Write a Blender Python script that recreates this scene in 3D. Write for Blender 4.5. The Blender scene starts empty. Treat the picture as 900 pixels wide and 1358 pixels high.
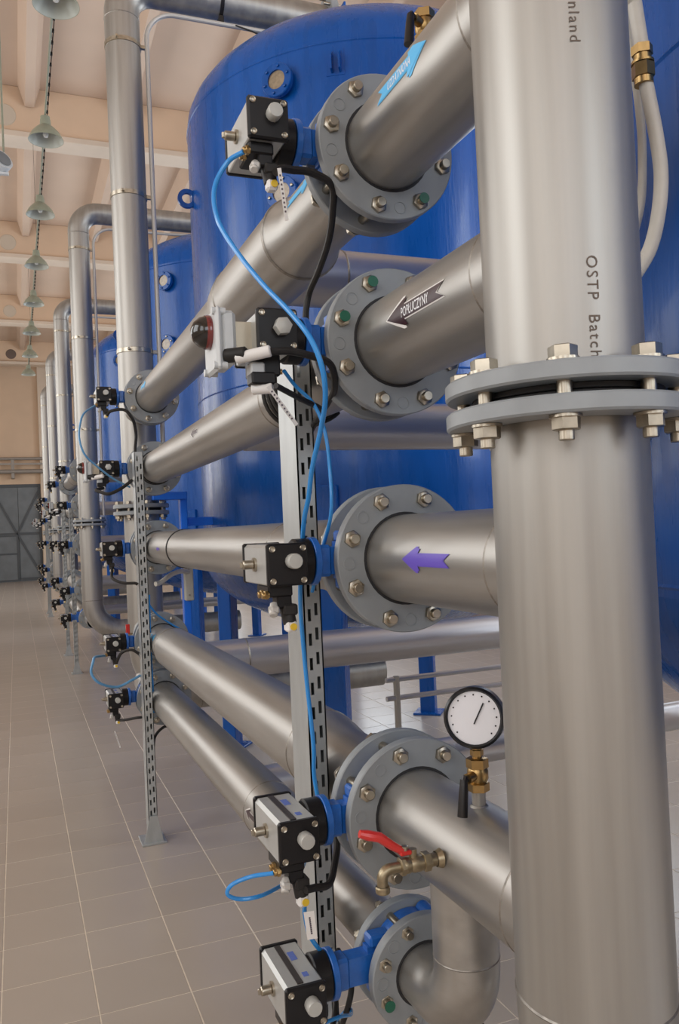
import bpy, math, random
from mathutils import Vector, Matrix, Quaternion
random.seed(7)
PI = math.pi
S = bpy.context.scene
COL = S.collection

# ------------------------------------------------------------------ camera
def setup_camera():
    yaw, pitch, roll = (math.radians(a) for a in (21.669, 1.032, -2.553))
    F = Vector((math.sin(yaw)*math.cos(pitch), math.cos(yaw)*math.cos(pitch), math.sin(pitch)))
    R0 = Vector((math.cos(yaw), -math.sin(yaw), 0)); U0 = R0.cross(F)
    R = R0*math.cos(roll) + U0*math.sin(roll)
    U = -R0*math.sin(roll) + U0*math.cos(roll)
    cd = bpy.data.cameras.new('camera'); co = bpy.data.objects.new('camera', cd); COL.objects.link(co)
    m = Matrix((( R.x, U.x, -F.x, 0), (R.y, U.y, -F.y, 0), (R.z, U.z, -F.z, 1.53), (0, 0, 0, 1)))
    co.matrix_world = m
    cd.sensor_fit = 'VERTICAL'; cd.sensor_height = 24.0
    cd.lens = 24.0*1081.3/1358.0
    cd.clip_start = 0.05; cd.clip_end = 200
    S.camera = co
setup_camera()

# ------------------------------------------------------------------ world, lights, exposure
W = bpy.data.worlds.new('daylight'); S.world = W; W.use_nodes = True
bg = W.node_tree.nodes['Background']
bg.inputs[0].default_value = (0.80, 0.89, 1.0, 1); bg.inputs[1].default_value = 1.2
S.view_settings.view_transform = 'Standard'; S.view_settings.look = 'None'
S.view_settings.exposure = -0.06; S.view_settings.gamma = 1.0
S.view_settings.use_curve_mapping = False
LEFT, RIGHT, BACK, FAR, CEIL = -5.0, 6.4, -7.0, 33.2, 8.85
# daylight through the rows of windows in the two long walls and the back wall
WIN_L = [(-3.5, 3.4), (2.0, 3.4), (7.5, 3.4), (13.5, 3.4), (19.5, 3.4), (25.5, 3.4)]
WIN_R = [(-3.4, 3.0), (2.4, 3.0), (8.2, 3.0), (14.0, 3.0), (20, 3.0), (26, 3.0)]
WZ0, WZ1 = 2.3, 6.3
def area(name, loc, rot, sx, sy, power, col=(1, 1, 1)):
    l = bpy.data.lights.new(name, 'AREA'); l.shape = 'RECTANGLE'; l.size = sx; l.size_y = sy
    l.energy = power; l.color = col
    o = bpy.data.objects.new(name, l); COL.objects.link(o); o.location = loc; o.rotation_euler = rot
    return o
for y, w in WIN_L:
    area('window_daylight', (LEFT+.10, y, (WZ0+WZ1)/2), (0, -PI/2, 0), WZ1-WZ0-.1, w-.1, {2.0: 140, -3.5: 100}.get(y, 140), (1.0, .965, .92))
for y, w in WIN_R:
    area('window_daylight', (RIGHT-.10, y, (WZ0+WZ1)/2), (0, PI/2, 0), WZ1-WZ0-.1, w-.1, {-3.4: 430}.get(y, 150), (.86, .93, 1.0))
area('window_daylight', (3.2, BACK+.12, 4.6), (PI/2, 0, 0), 4.0, 3.6, 120, (.90, .95, 1.0))
area('window_daylight', (-2.4, BACK+.12, 4.6), (PI/2, 0, 0), 3.4, 3.6, 95, (.97, .97, 1.0))

# ------------------------------------------------------------------ materials
MT = {}
def mat(name, col, rough=.5, metal=0, coat=0, noise=None, bump=None, spec=None, streak=None, emit=None, var=0, rn=None):
    m = bpy.data.materials.new(name); m.use_nodes = True; nt = m.node_tree; N = nt.nodes; L = nt.links
    b = N['Principled BSDF']
    b.inputs['Base Color'].default_value = (*col, 1); b.inputs['Roughness'].default_value = rough
    b.inputs['Metallic'].default_value = metal
    if coat: b.inputs['Coat Weight'].default_value = coat; b.inputs['Coat Roughness'].default_value = .08
    if spec is not None: b.inputs['Specular IOR Level'].default_value = spec
    if emit: b.inputs['Emission Color'].default_value = (*emit[0], 1); b.inputs['Emission Strength'].default_value = emit[1]
    tc = N.new('ShaderNodeTexCoord')
    last = None
    if noise:   # (scale, amount, detail, stretch)
        mp = N.new('ShaderNodeMapping'); mp.inputs['Scale'].default_value = noise[3] if len(noise) > 3 else (1, 1, 1)
        nz = N.new('ShaderNodeTexNoise'); nz.inputs['Scale'].default_value = noise[0]; nz.inputs['Detail'].default_value = noise[2] if len(noise) > 2 else 4
        L.new(tc.outputs['Object'], mp.inputs[0]); L.new(mp.outputs[0], nz.inputs['Vector'])
        mr = N.new('ShaderNodeMapRange'); a = noise[1]
        mr.inputs['From Min'].default_value = .3; mr.inputs['From Max'].default_value = .7
        mr.inputs['To Min'].default_value = 1-a; mr.inputs['To Max'].default_value = 1+a
        L.new(nz.outputs['Fac'], mr.inputs[0])
        vm = N.new('ShaderNodeVectorMath'); vm.operation = 'SCALE'; vm.inputs[0].default_value = col
        L.new(mr.outputs[0], vm.inputs['Scale']); last = vm.outputs[0]
        if rn:
            m2 = N.new('ShaderNodeMapRange'); m2.inputs['From Min'].default_value = .3; m2.inputs['From Max'].default_value = .7
            m2.inputs['To Min'].default_value = rough-rn; m2.inputs['To Max'].default_value = rough+rn
            L.new(nz.outputs['Fac'], m2.inputs[0]); L.new(m2.outputs[0], b.inputs['Roughness'])
    if var:
        oi = N.new('ShaderNodeObjectInfo'); mr = N.new('ShaderNodeMapRange')
        mr.inputs['To Min'].default_value = 1-var; mr.inputs['To Max'].default_value = 1+var
        L.new(oi.outputs['Random'], mr.inputs[0])
        vm = N.new('ShaderNodeVectorMath'); vm.operation = 'SCALE'; vm.inputs[0].default_value = col
        if last: L.new(last, vm.inputs[0])
        L.new(mr.outputs[0], vm.inputs['Scale']); last = vm.outputs[0]
    if last: L.new(last, b.inputs['Base Color'])
    if bump:    # (scale, strength, stretch)
        mp = N.new('ShaderNodeMapping'); mp.inputs['Scale'].default_value = bump[2] if len(bump) > 2 else (1, 1, 1)
        nz = N.new('ShaderNodeTexNoise'); nz.inputs['Scale'].default_value = bump[0]; nz.inputs['Detail'].default_value = 3
        L.new(tc.outputs['Object'], mp.inputs[0]); L.new(mp.outputs[0], nz.inputs['Vector'])
        bp = N.new('ShaderNodeBump'); bp.inputs['Strength'].default_value = bump[1]; bp.inputs['Distance'].default_value = .01
        L.new(nz.outputs['Fac'], bp.inputs['Height']); L.new(bp.outputs[0], b.inputs['Normal'])
    MT[name] = m; return m
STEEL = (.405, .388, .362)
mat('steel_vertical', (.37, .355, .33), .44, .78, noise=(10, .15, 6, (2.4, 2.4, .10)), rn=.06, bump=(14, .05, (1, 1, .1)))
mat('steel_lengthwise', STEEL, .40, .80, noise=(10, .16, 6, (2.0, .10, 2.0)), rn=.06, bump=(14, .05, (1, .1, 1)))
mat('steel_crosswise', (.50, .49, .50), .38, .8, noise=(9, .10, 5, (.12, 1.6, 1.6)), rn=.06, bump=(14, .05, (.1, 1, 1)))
mat('flange_grey', (.27, .29, .305), .42, 0, noise=(18, .08), spec=.5)
mat('dark_gap', (.02, .02, .022), .6)
mat('bolt_steel', (.42, .38, .31), .32, 1.0, noise=(60, .15))
mat('green_paint', (.01, .12, .07), .45)
mat('tank_blue', (.002, .078, .345), .28, 0, coat=.12, noise=(5, .10, 5, (3, 3, .5)), rn=.05, bump=(26, .10, (2.5, 2.5, .3)), spec=.32)
mat('frame_blue', (.012, .20, .95), .35, 0, coat=.3)
mat('valve_blue', (.012, .12, .47), .38, 0, coat=.3, noise=(40, .12), bump=(90, .12))
mat('black_plastic', (.010, .009, .010), .38, spec=.28)
mat('black_metal', (.016, .014, .014), .32, spec=.35)
mat('black_rubber', (.022, .02, .019), .5, noise=(30, .2), spec=.3)
mat('aluminium', (.52, .53, .52), .38, .55, noise=(25, .05))
mat('pale_plastic', (.55, .57, .58), .42, noise=(20, .04))
mat('knob_grey', (.50, .50, .47), .45, .2)
mat('stripe_black', (.03, .025, .025), .4)
mat('sticker_blue_print', (.10, .16, .48), .5)
mat('brass', (.42, .28, .12), .34, 1.0, noise=(60, .15))
mat('old_brass', (.36, .30, .20), .38, .9, noise=(60, .2))
mat('bracket_beige', (.52, .46, .36), .4, .5)
mat('red_paint', (.62, .03, .025), .35, coat=.3)
mat('dome_black', (.006, .005, .005), .12, coat=.5)
mat('dome_red', (.16, .008, .008), .12, coat=1)
mat('yellow_plastic', (.75, .50, .03), .45)
mat('white_tag', (.78, .76, .74), .5)
mat('tag_ink', (.10, .08, .10), .6)
mat('tube_blue', (.03, .27, .70), .25, coat=.3)
mat('tube_pale_blue', (.10, .30, .55), .35, coat=.3)
mat('hose_white', (.62, .585, .52), .45, noise=(20, .08))
mat('conduit_grey', (.52, .50, .47), .4, .2)
mat('galvanised', (.44, .46, .46), .40, .5, noise=(30, .08, 5, (1, 1, .3)))
mat('slot_dark', (.01, .01, .01), .8)
mat('arrow_blue', (.10, .50, .88), .4)
mat('arrow_black', (.035, .01, .015), .35)
mat('arrow_purple', (.13, .08, .50), .4)
mat('white_print', (.85, .85, .88), .5)
mat('pipe_ink', (.13, .10, .08), .7)
mat('weld', (.27, .25, .225), .45, .8, noise=(80, .25))
mat('lamp_enamel', (.27, .285, .215), .38, noise=(20, .08))
mat('lamp_inside', (.42, .43, .37), .35)
mat('bulb_glass', (.8, .8, .76), .1)
mat('sight_glass', (.30, .23, .15), .25, coat=.6, noise=(50, .25))
mat('plaster_peach', (.70, .52, .37), .85, noise=(1.3, .05))
mat('ceiling_panel', (.63, .49, .385), .85, noise=(.8, .05))
mat('ceiling_strip', (.66, .555, .45), .85, noise=(1.5, .06))
mat('beam_patch', (.60, .52, .42), .85)
mat('beam_hole', (.16, .12, .10), .85)
mat('wall_cream', (.72, .60, .48), .85, noise=(1.2, .05))
mat('gate_grey', (.17, .19, .205), .5, 0, noise=(3, .12))
mat('gate_frame', (.08, .09, .10), .5)
mat('rail_grey', (.33, .30, .27), .5, .3)
mat('window_frame', (.70, .70, .68), .5)
mat('tile', (.41, .352, .298), .25, noise=(2, .03, 2), var=.035, rn=.03)
mat('grout', (.66, .57, .46), .8, noise=(20, .1))
mat('gauge_face', (.80, .80, .84), .3)
mat('gauge_glass_rim', (.010, .010, .011), .3)
mat('box_cream', (.58, .56, .48), .5)
# far floor: same tiles as a material
def far_floor():
    m = bpy.data.materials.new('tile_far'); m.use_nodes = True; nt = m.node_tree; N = nt.nodes; L = nt.links
    b = N['Principled BSDF']; b.inputs['Roughness'].default_value = .25
    tc = N.new('ShaderNodeTexCoord'); mp = N.new('ShaderNodeMapping')
    mp.inputs['Location'].default_value = (-.1961+.295*40, -3.0612+.295*60, 0)
    br = N.new('ShaderNodeTexBrick'); br.offset = 0; br.squash = 1
    br.inputs['Color1'].default_value = (.42, .36, .305, 1); br.inputs['Color2'].default_value = (.40, .343, .29, 1)
    br.inputs['Mortar'].default_value = (.60, .51, .42, 1)
    br.inputs['Scale'].default_value = 1; br.inputs['Mortar Size'].default_value = .0024
    br.inputs['Brick Width'].default_value = .295; br.inputs['Row Height'].default_value = .295
    L.new(tc.outputs['Object'], mp.inputs[0]); L.new(mp.outputs[0], br.inputs['Vector']); L.new(br.outputs['Color'], b.inputs['Base Color'])
    MT['tile_far'] = m
far_floor()

# ------------------------------------------------------------------ mesh helpers
def basis(ax):
    ax = Vector(ax).normalized()
    h = Vector((0, 0, 1)) if abs(ax.z) < .9 else Vector((1, 0, 0))
    u = h.cross(ax).normalized(); v = ax.cross(u)
    return ax, u, v
class MB:
    def __init__(s): s.v = []; s.f = []; s.m = []; s.mi = 0
    def slot(s, i): s.mi = i; return s
    def add(s, vs, fs):
        o = len(s.v); s.v += [Vector(p) for p in vs]; s.f += [[i+o for i in f] for f in fs]; s.m += [s.mi]*len(fs); return s
    def lathe(s, prof, o=(0, 0, 0), ax=(0, 0, 1), n=32, closed=False, phase=0):
        """prof: (radius, height) list, spun round ax; closed joins last to first"""
        ax, u, v = basis(ax); o = Vector(o); vs = []; fs = []; idx = []
        for r, h in prof:
            if r < 1e-6: idx.append([len(vs)]*n); vs.append(o+ax*h)
            else:
                b = len(vs); idx.append(list(range(b, b+n)))
                for k in range(n):
                    a = 2*PI*k/n+phase; vs.append(o+ax*h+u*(r*math.cos(a))+v*(r*math.sin(a)))
        pr = list(range(len(prof))); pairs = list(zip(pr, pr[1:]))
        if closed: pairs.append((pr[-1], 0))
        for a, b in pairs:
            for k in range(n):
                k2 = (k+1) % n; q = [idx[a][k], idx[a][k2], idx[b][k2], idx[b][k]]
                q = list(dict.fromkeys(q))
                if len(q) > 2: fs.append(q)
        return s.add(vs, fs)
    def cyl(s, p0, p1, r, r1=None, n=24, cap=True, ch=0):
        p0 = Vector(p0); p1 = Vector(p1); h = (p1-p0).length; r1 = r if r1 is None else r1
        pr = [(r, 0), (r1, h)] if not ch else [(r-ch, 0), (r, ch), (r1, h-ch), (r1-ch, h)]
        if cap: pr = [(0, 0)]+pr+[(0, h)]
        return s.lathe(pr, p0, p1-p0, n)
    def hexa(s, p0, p1, r, phase=0, ch=.12):
        p0 = Vector(p0); p1 = Vector(p1); h = (p1-p0).length; c = r*ch
        return s.lathe([(0, 0), (r, 0), (r, h-c*.6), (r-c, h), (0, h)], p0, p1-p0, 6, phase=phase)
    def ring(s, o, ax, ro, ri, t, n=40, ch=.0025):
        return s.lathe([(ri, 0), (ro-ch, 0), (ro, ch), (ro, t-ch), (ro-ch, t), (ri, t)], o, ax, n, closed=True)
    def box(s, c, d, ch=0, rot=None):
        c = Vector(c); x, y, z = (a/2 for a in d)
        if ch <= 0:
            vs = [(i*x, j*y, k*z) for i in (-1, 1) for j in (-1, 1) for k in (-1, 1)]
            fs = [[0, 1, 3, 2], [4, 6, 7, 5], [0, 4, 5, 1], [2, 3, 7, 6], [0, 2, 6, 4], [1, 5, 7, 3]]
        else:
            vs = []; fs = []; ix = {}
            for i in (-1, 1):
                for j in (-1, 1):
                    for k in (-1, 1):
                        for a in range(3):
                            p = [i*(x-ch), j*(y-ch), k*(z-ch)]; p[a] = (i*x, j*y, k*z)[a]
                            ix[(i, j, k, a)] = len(vs); vs.append(tuple(p))
            for a in range(3):
                for sg in (-1, 1):
                    q = []
                    b, c2 = (a+1) % 3, (a+2) % 3
                    for (p_, q_) in ((-1, -1), (1, -1), (1, 1), (-1, 1)):
                        t = [0, 0, 0]; t[a] = sg; t[b] = p_; t[c2] = q_
                        q.append(ix[(*t, a)])
                    fs.append(q if sg > 0 else q[::-1])
            for a in range(3):
                b, c2 = (a+1) % 3, (a+2) % 3
                for p_ in (-1, 1):
                    for q_ in (-1, 1):
                        t0 = [0, 0, 0]; t1 = [0, 0, 0]; t0[a] = -1; t1[a] = 1
                        for t in (t0, t1): t[b] = p_; t[c2] = q_
                        q = [ix[(*t0, b)], ix[(*t1, b)], ix[(*t1, c2)], ix[(*t0, c2)]]
                        fs.append(q if p_*q_ > 0 else q[::-1])
            for i in (-1, 1):
                for j in (-1, 1):
                    for k in (-1, 1):
                        q = [ix[(i, j, k, 0)], ix[(i, j, k, 1)], ix[(i, j, k, 2)]]
                        fs.append(q if i*j*k > 0 else q[::-1])
        M = rot or Matrix.Identity(3)
        return s.add([c+M@Vector(p) for p in vs], fs)
    def prism(s, poly, o, u, v, w):
        """polygon in the (u,v) plane swept along w"""
        o, u, v, w = (Vector(a) for a in (o, u, v, w)); n = len(poly)
        vs = [o+u*a+v*b for a, b in poly]+[o+u*a+v*b+w for a, b in poly]
        fs = [list(range(n))[::-1], list(range(n, 2*n))]+[[i, (i+1) % n, n+(i+1) % n, n+i] for i in range(n)]
        return s.add(vs, fs)
    def tube(s, pts, r, n=12, cap=True):
        pts = [Vector(p) for p in pts]; rs = r if isinstance(r, (list, tuple)) else [r]*len(pts)
        t0 = (pts[1]-pts[0]).normalized(); _, u, _ = basis(t0); vs = []; fs = []
        for i, p in enumerate(pts):
            if i == 0: t = pts[1]-pts[0]
            elif i == len(pts)-1: t = pts[-1]-pts[-2]
            else: t = (pts[i+1]-p).normalized()+(p-pts[i-1]).normalized()
            t.normalize(); u = (u-t*u.dot(t)).normalized(); w = t.cross(u)
            sc = 1
            if 0 < i < len(pts)-1:
                c = (pts[i+1]-p).normalized().dot((p-pts[i-1]).normalized()); sc = 1
            for k in range(n):
                a = 2*PI*k/n; vs.append(p+(u*math.cos(a)+w*math.sin(a))*rs[i]*sc)
        m = len(pts)
        for i in range(m-1):
            for k in range(n):
                k2 = (k+1) % n; fs.append([i*n+k, i*n+k2, (i+1)*n+k2, (i+1)*n+k])
        if cap: fs.append(list(range(n))[::-1]); fs.append([(m-1)*n+k for k in range(n)])
        return s.add(vs, fs)
    def build(s, name, m, parent=None, origin=None, sharp=35):
        me = bpy.data.meshes.new(name)
        off = Vector(origin) if origin is not None else (Vector(parent['_o']) if parent is not None and '_o' in parent else Vector((0, 0, 0)))
        me.from_pydata([tuple(p-off) for p in s.v], [], s.f)
        for mm in (m if isinstance(m, (list, tuple)) else [m]): me.materials.append(MT[mm])
        me.polygons.foreach_set('material_index', s.m)
        me.polygons.foreach_set('use_smooth', [True]*len(me.polygons))
        me.set_sharp_from_angle(angle=math.radians(sharp)); me.update()
        o = bpy.data.objects.new(name, me); COL.objects.link(o)
        if parent is not None: o.parent = parent; o['_o'] = tuple(off)
        elif origin is not None: o.location = off; o['_o'] = tuple(off)
        return o
def catmull(pts, k=8):
    P = [Vector(p) for p in pts]; P = [P[0]*2-P[1]]+P+[P[-1]*2-P[-2]]; out = []
    for i in range(1, len(P)-2):
        a, b, c, d = P[i-1:i+3]
        for j in range(k):
            t = j/k; out.append(.5*((2*b)+(c-a)*t+(2*a-5*b+4*c-d)*t*t+(3*b-a-3*c+d)*t**3))
    out.append(P[-2]); return out
def arc(c, u, v, r, a0, a1, n=12):
    c, u, v = Vector(c), Vector(u), Vector(v)
    return [c+u*(r*math.cos(a0+(a1-a0)*i/n))+v*(r*math.sin(a0+(a1-a0)*i/n)) for i in range(n+1)]
def thing(name, label, cat, loc, group=None):
    o = bpy.data.objects.new(name, None); COL.objects.link(o); o.location = loc; o['_o'] = tuple(loc)
    o.empty_display_size = .1
    o['label'] = label; o['category'] = cat
    if group: o['group'] = group
    return o
def tag(o, label, cat, group=None):
    o['label'] = label; o['category'] = cat
    if group: o['group'] = group
    return o
def struct(o, kind='structure'): o['kind'] = kind; return o
KIDS = {}
def kids(o): return [c for c in bpy.data.objects if c.parent is o]
def copy_tree(o, loc=None, parent=None, label=None, group=None, tree=None):
    if tree is None:
        tree = {}
        for c in bpy.data.objects:
            if c.parent: tree.setdefault(c.parent.name, []).append(c)
    c = o.copy(); COL.objects.link(c)
    if parent: c.parent = parent
    if loc is not None: c.location = loc
    if label: c['label'] = label
    if group: c['group'] = group
    for ch in tree.get(o.name, []): copy_tree(ch, parent=c, tree=tree)
    return c
# text laid on a surface through a mapping function (x along, y up -> 3D)
def text_mesh(txt, size, fn, bold=0, spacing=1.0):
    cu = bpy.data.curves.new('lettering', 'FONT'); cu.body = txt; cu.size = size; cu.space_character = spacing
    cu.offset = bold; cu.resolution_u = 3
    o = bpy.data.objects.new('lettering', cu); COL.objects.link(o)
    dg = bpy.context.evaluated_depsgraph_get(); me = bpy.data.meshes.new_from_object(o.evaluated_get(dg))
    vs = [fn(v.co.x, v.co.y) for v in me.vertices]; fs = [list(p.vertices) for p in me.polygons]
    bpy.data.objects.remove(o); bpy.data.curves.remove(cu); bpy.data.meshes.remove(me)
    return vs, fs

# ------------------------------------------------------------------ the setting
X0 = .696
TS = .295; TX, TY = .1961, 3.0612
def build_floor():
    b = MB(); b.box(((LEFT+RIGHT)/2, (BACK+FAR)/2, -.0512), (RIGHT-LEFT, FAR-BACK, .1))
    fl = struct(b.build('floor', 'grout', origin=(0, 0, 0)))
    i0, i1 = -3, 12; j0, j1 = -5, 15      # 15 x 20 tiles one by one
    t = MB(); t.box((TS/2, TS/2, -.005), (TS-.0045, TS-.0045, .01), .0008)
    t0 = None
    for j in range(j0, j1):
        for i in range(i0, i1):
            loc = (TX+i*TS, TY+j*TS, random.uniform(-.0002, .0002))
            if t0 is None: t0 = t.build('tile', 'tile', parent=fl, origin=(0, 0, 0)); o = t0
            else: o = t0.copy(); COL.objects.link(o); o.parent = fl
            o.location = loc
    # farther tiles: the pattern goes on in the material
    xa, xb, ya, yb = TX+i0*TS, TX+i1*TS, TY+j0*TS, TY+j1*TS
    b = MB()
    for x0, x1, y0, y1 in ((LEFT, RIGHT, yb, FAR), (LEFT, RIGHT, BACK, ya), (LEFT, xa, ya, yb), (xb, RIGHT, ya, yb)):
        b.box(((x0+x1)/2, (y0+y1)/2, -.005), (x1-x0, y1-y0, .01))
    o = b.build('tile_field', 'tile_far', parent=fl, origin=(0, 0, 0)); o['kind'] = 'stuff'
build_floor()

def wall_with_windows(name, axis, pos, t, lo, hi, wins, idx, m='wall_cream'):
    """long wall along y (axis 'x') or along x (axis 'y') with window openings"""
    b = MB()
    def bx(a0, a1, z0, z1):
        if a1-a0 < .01: return
        if axis == 'x': b.box((pos, (a0+a1)/2, (z0+z1)/2), (t, a1-a0, z1-z0))
        else: b.box(((a0+a1)/2, pos, (z0+z1)/2), (a1-a0, t, z1-z0))
    bx(lo, hi, 0, WZ0); bx(lo, hi, WZ1, CEIL+.3); e = lo
    for c, w in sorted(wins):
        bx(e, c-w/2, WZ0, WZ1); e = c+w/2
    bx(e, hi, WZ0, WZ1)
    o = struct(b.build(name, m))
    for c, w in sorted(wins):
        f = MB()
        def bar(a, z, da, dz):
            if axis == 'x': f.box((pos, a, z), (.06, da, dz))
            else: f.box((a, pos, z), (da, .06, dz))
        zc = (WZ0+WZ1)/2
        for s_ in (-1, 1): bar(c+s_*(w/2-.03), zc, .06, WZ1-WZ0); bar(c, zc+s_*((WZ1-WZ0)/2-.03), w, .06)
        for k in (-1, 0, 1): bar(c+k*w/4, zc, .04, WZ1-WZ0)
        for k in (-1, 0, 1): bar(c, zc+k*(WZ1-WZ0)/4, w, .04)
        struct(f.build('window_%d' % idx, 'window_frame')); idx += 1
    return idx
n = wall_with_windows('wall_left', 'x', LEFT-.1, .2, BACK, FAR, WIN_L, 1)
n = wall_with_windows('wall_right', 'x', RIGHT+.1, .2, BACK, FAR, WIN_R, n)
wall_with_windows('wall_back', 'y', BACK-.1, .2, LEFT, RIGHT, [(3.2, 4.2), (-2.4, 3.6)], n)

def build_far_wall():
    # gate opening x -4.0..0.95, z 0..3.68
    b = MB(); gx0, gx1, gz = -4.0, .93, 3.68
    b.box(((LEFT+gx0)/2, FAR+.1, CEIL/2), (gx0-LEFT, .2, CEIL)); b.box(((gx1+RIGHT)/2, FAR+.1, CEIL/2), (RIGHT-gx1, .2, CEIL))
    b.box(((gx0+gx1)/2, FAR+.1, (gz+CEIL)/2), (gx1-gx0, .2, CEIL-gz))
    struct(b.build('wall_far', 'plaster_peach'))
    p = MB(); p.box((1.15, FAR-.12, CEIL/2), (.42, .24, CEIL), .01)
    struct(p.build('trim_1', 'wall_cream'))
    # sliding steel gate with flat bar bracing and a wicket door
    g = MB(); y = FAR+.06; g.box(((gx0+gx1)/2, y+.04, gz/2), (gx1-gx0+.1, .03, gz+.1))  # backing sheet added behind the panels to stop light leaking through their gaps
    for k in range(6):
        w = (gx1-gx0)/6; g.box((gx0+w*(k+.5), y, gz/2+.01), (w-.012, .03, gz-.02), .003)
    d = struct(g.build('door_1', 'gate_grey', origin=(0, 0, 0)))
    cx, cz = .046, 1.80; yf = y-.03
    def bar(p0, p1, w=.09):
        p0, p1 = Vector(p0), Vector(p1); q = MB(); dd = (p1-p0); L = dd.length; a = math.atan2(dd.z, dd.x)
        q.box(((p0+p1)/2), (L, .03, w), .003, rot=Matrix.Rotation(-a, 3, 'Y'))
        return q.build('brace', 'gate_frame', parent=d, origin=(0, 0, 0))
    bar((gx0, yf, cz), (gx1, yf, cz)); bar((gx0, yf, gz-.06), (gx1, yf, gz-.06), .12); bar((gx0, yf, .07), (gx1, yf, .07), .12)
    for c in (cx, cx-2.5):
        for sx in (-1, 1):
            bar((c, yf-.012, cz), (c+sx*.88, yf-.012, cz+1.78), .07)
            bar((c, yf-.012, cz), (c+sx*.88, yf-.012, cz-1.72), .07)
    for x in (gx0+.05, -2.45+1.25, gx1-.05): bar((x, yf-.024, .02), (x, yf-.024, gz-.02), .09)
    wk = MB(); x0, x1, z1 = -.82, .07, 1.78
    wk.box(((x0+x1)/2, yf-.03, z1/2), (x1-x0, .035, z1-.03), .004)
    w = wk.build('wicket_door', 'gate_grey', parent=d, origin=(0, 0, 0))
    fr = MB()
    for x in (x0+.03, x1-.03): fr.box((x, yf-.055, z1/2), (.06, .02, z1-.04), .002)
    for z in (.05, 1.05, z1-.05): fr.box(((x0+x1)/2, yf-.056, z), (x1-x0, .02, .06), .002)
    fr.build('wicket_frame', 'gate_frame', parent=w, origin=(0, 0, 0))
build_far_wall()

def build_ceiling():
    b = MB(); b.box(((LEFT+RIGHT)/2, (BACK+FAR)/2, CEIL+.1), (RIGHT-LEFT+.4, FAR-BACK+.4, .2))
    c = struct(b.build('ceiling', 'ceiling_panel', origin=(0, 0, 0)))
    r0 = None                               # sloping sided ribs of the ceiling panels, bay by bay
    beams = [-4, 2, 8, 14, 20, 26, 32]
    for j, y in enumerate(beams[:-1]):
        for k in range(-3, 4):
            x = .44+k*1.52
            if r0 is None:
                q = MB(); q.prism([(-.17, 0), (-.07, -.34), (.07, -.34), (.17, 0)], (0, .17, 0), (1, 0, 0), (0, 0, 1), (0, 5.66, 0))
                r0 = q.build('ceiling_rib', 'ceiling_panel', parent=c, origin=(0, 0, 0)); o = r0
            else: o = r0.copy(); COL.objects.link(o); o.parent = c
            o.location = (x+.0, y, CEIL)
    for i, y in enumerate(beams):           # transverse beams, bottom flange, round openings
        q = MB(); q.box(((LEFT+RIGHT)/2, y, 8.43), (RIGHT-LEFT, .22, .84), .01)
        m = struct(q.build('trim_%d' % (i+2), 'plaster_peach', origin=(0, y, 8.0)))
        q = MB(); q.box(((LEFT+RIGHT)/2, y, 8.03), (RIGHT-LEFT, .44, .10), .01)
        q.build('bottom_flange', 'ceiling_strip', parent=m)
        for k in range(-1, 2):
            x = .055+k*4.3; q = MB()
            q.lathe([(0, .014), (.155, .014), (.17, .012), (.18, 0)], (x, y-.11, 8.36), (0, -1, 0), 28)
            hole = (i == 6 and k == 0)
            q.build('round_patch', 'beam_hole' if hole else 'beam_patch', parent=m)
build_ceiling()
def build_rail():
    t = thing('crane_rail', 'grey double pipe rail on brackets running across above the far gate', 'rail', (0, FAR-.35, 4.0))
    q = MB()
    q.tube([(LEFT, FAR-.35, 4.62), (1.6, FAR-.35, 4.62)], .055, 12); q.build('upper_rail', 'rail_grey', t)
    q = MB(); q.tube([(LEFT, FAR-.35, 4.14), (1.6, FAR-.35, 4.14)], .08, 12); q.build('lower_rail', 'rail_grey', t)
    q = MB(); q.box((-1.5, FAR-.35, 4.42), (6.2, .03, .07)); q.build('rail_web', 'rail_grey', t)
    for x in (-4.2, -2.1, -.03, 1.4):
        q = MB(); q.box((x, FAR-.33, 4.36), (.12, .1, .52), .01); q.box((x, FAR-.2, 3.98), (.12, .4, .2), .01)
        q.build('bracket', 'rail_grey', t)
build_rail()

# ------------------------------------------------------------------ bolts and flanges
BOLT = {}
def bolt_proto(key, r_rod, r_hex, length, h_nut, mat_='bolt_steel', far=False):
    """rod along -Y..+Y centred on origin, nuts on both ends; returns list of (name, mesh, material)"""
    y0 = -length/2
    rod = MB(); rod.cyl((0, y0, 0), (0, length/2, 0), r_rod, n=12, ch=r_rod*.12)
    if key == 'header':
        rod = MB(); rod.cyl((0, y0, 0), (0, length/2-.015, 0), r_rod, n=12, ch=r_rod*.12)
    nut = MB(); nut.hexa((0, h_nut, 0), (0, 0, 0), r_hex, phase=.35)
    ws = MB(); ws.cyl((0, 0, 0), (0, .0035, 0), r_hex*1.12, n=20)
    BOLT[key] = (rod, nut, ws, y0+.012, y0+.012+h_nut)
def meshonly(mb, name, m):
    o = mb.build(name, m); me = o.data; bpy.data.objects.remove(o); return me
PROTO = {}
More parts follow.
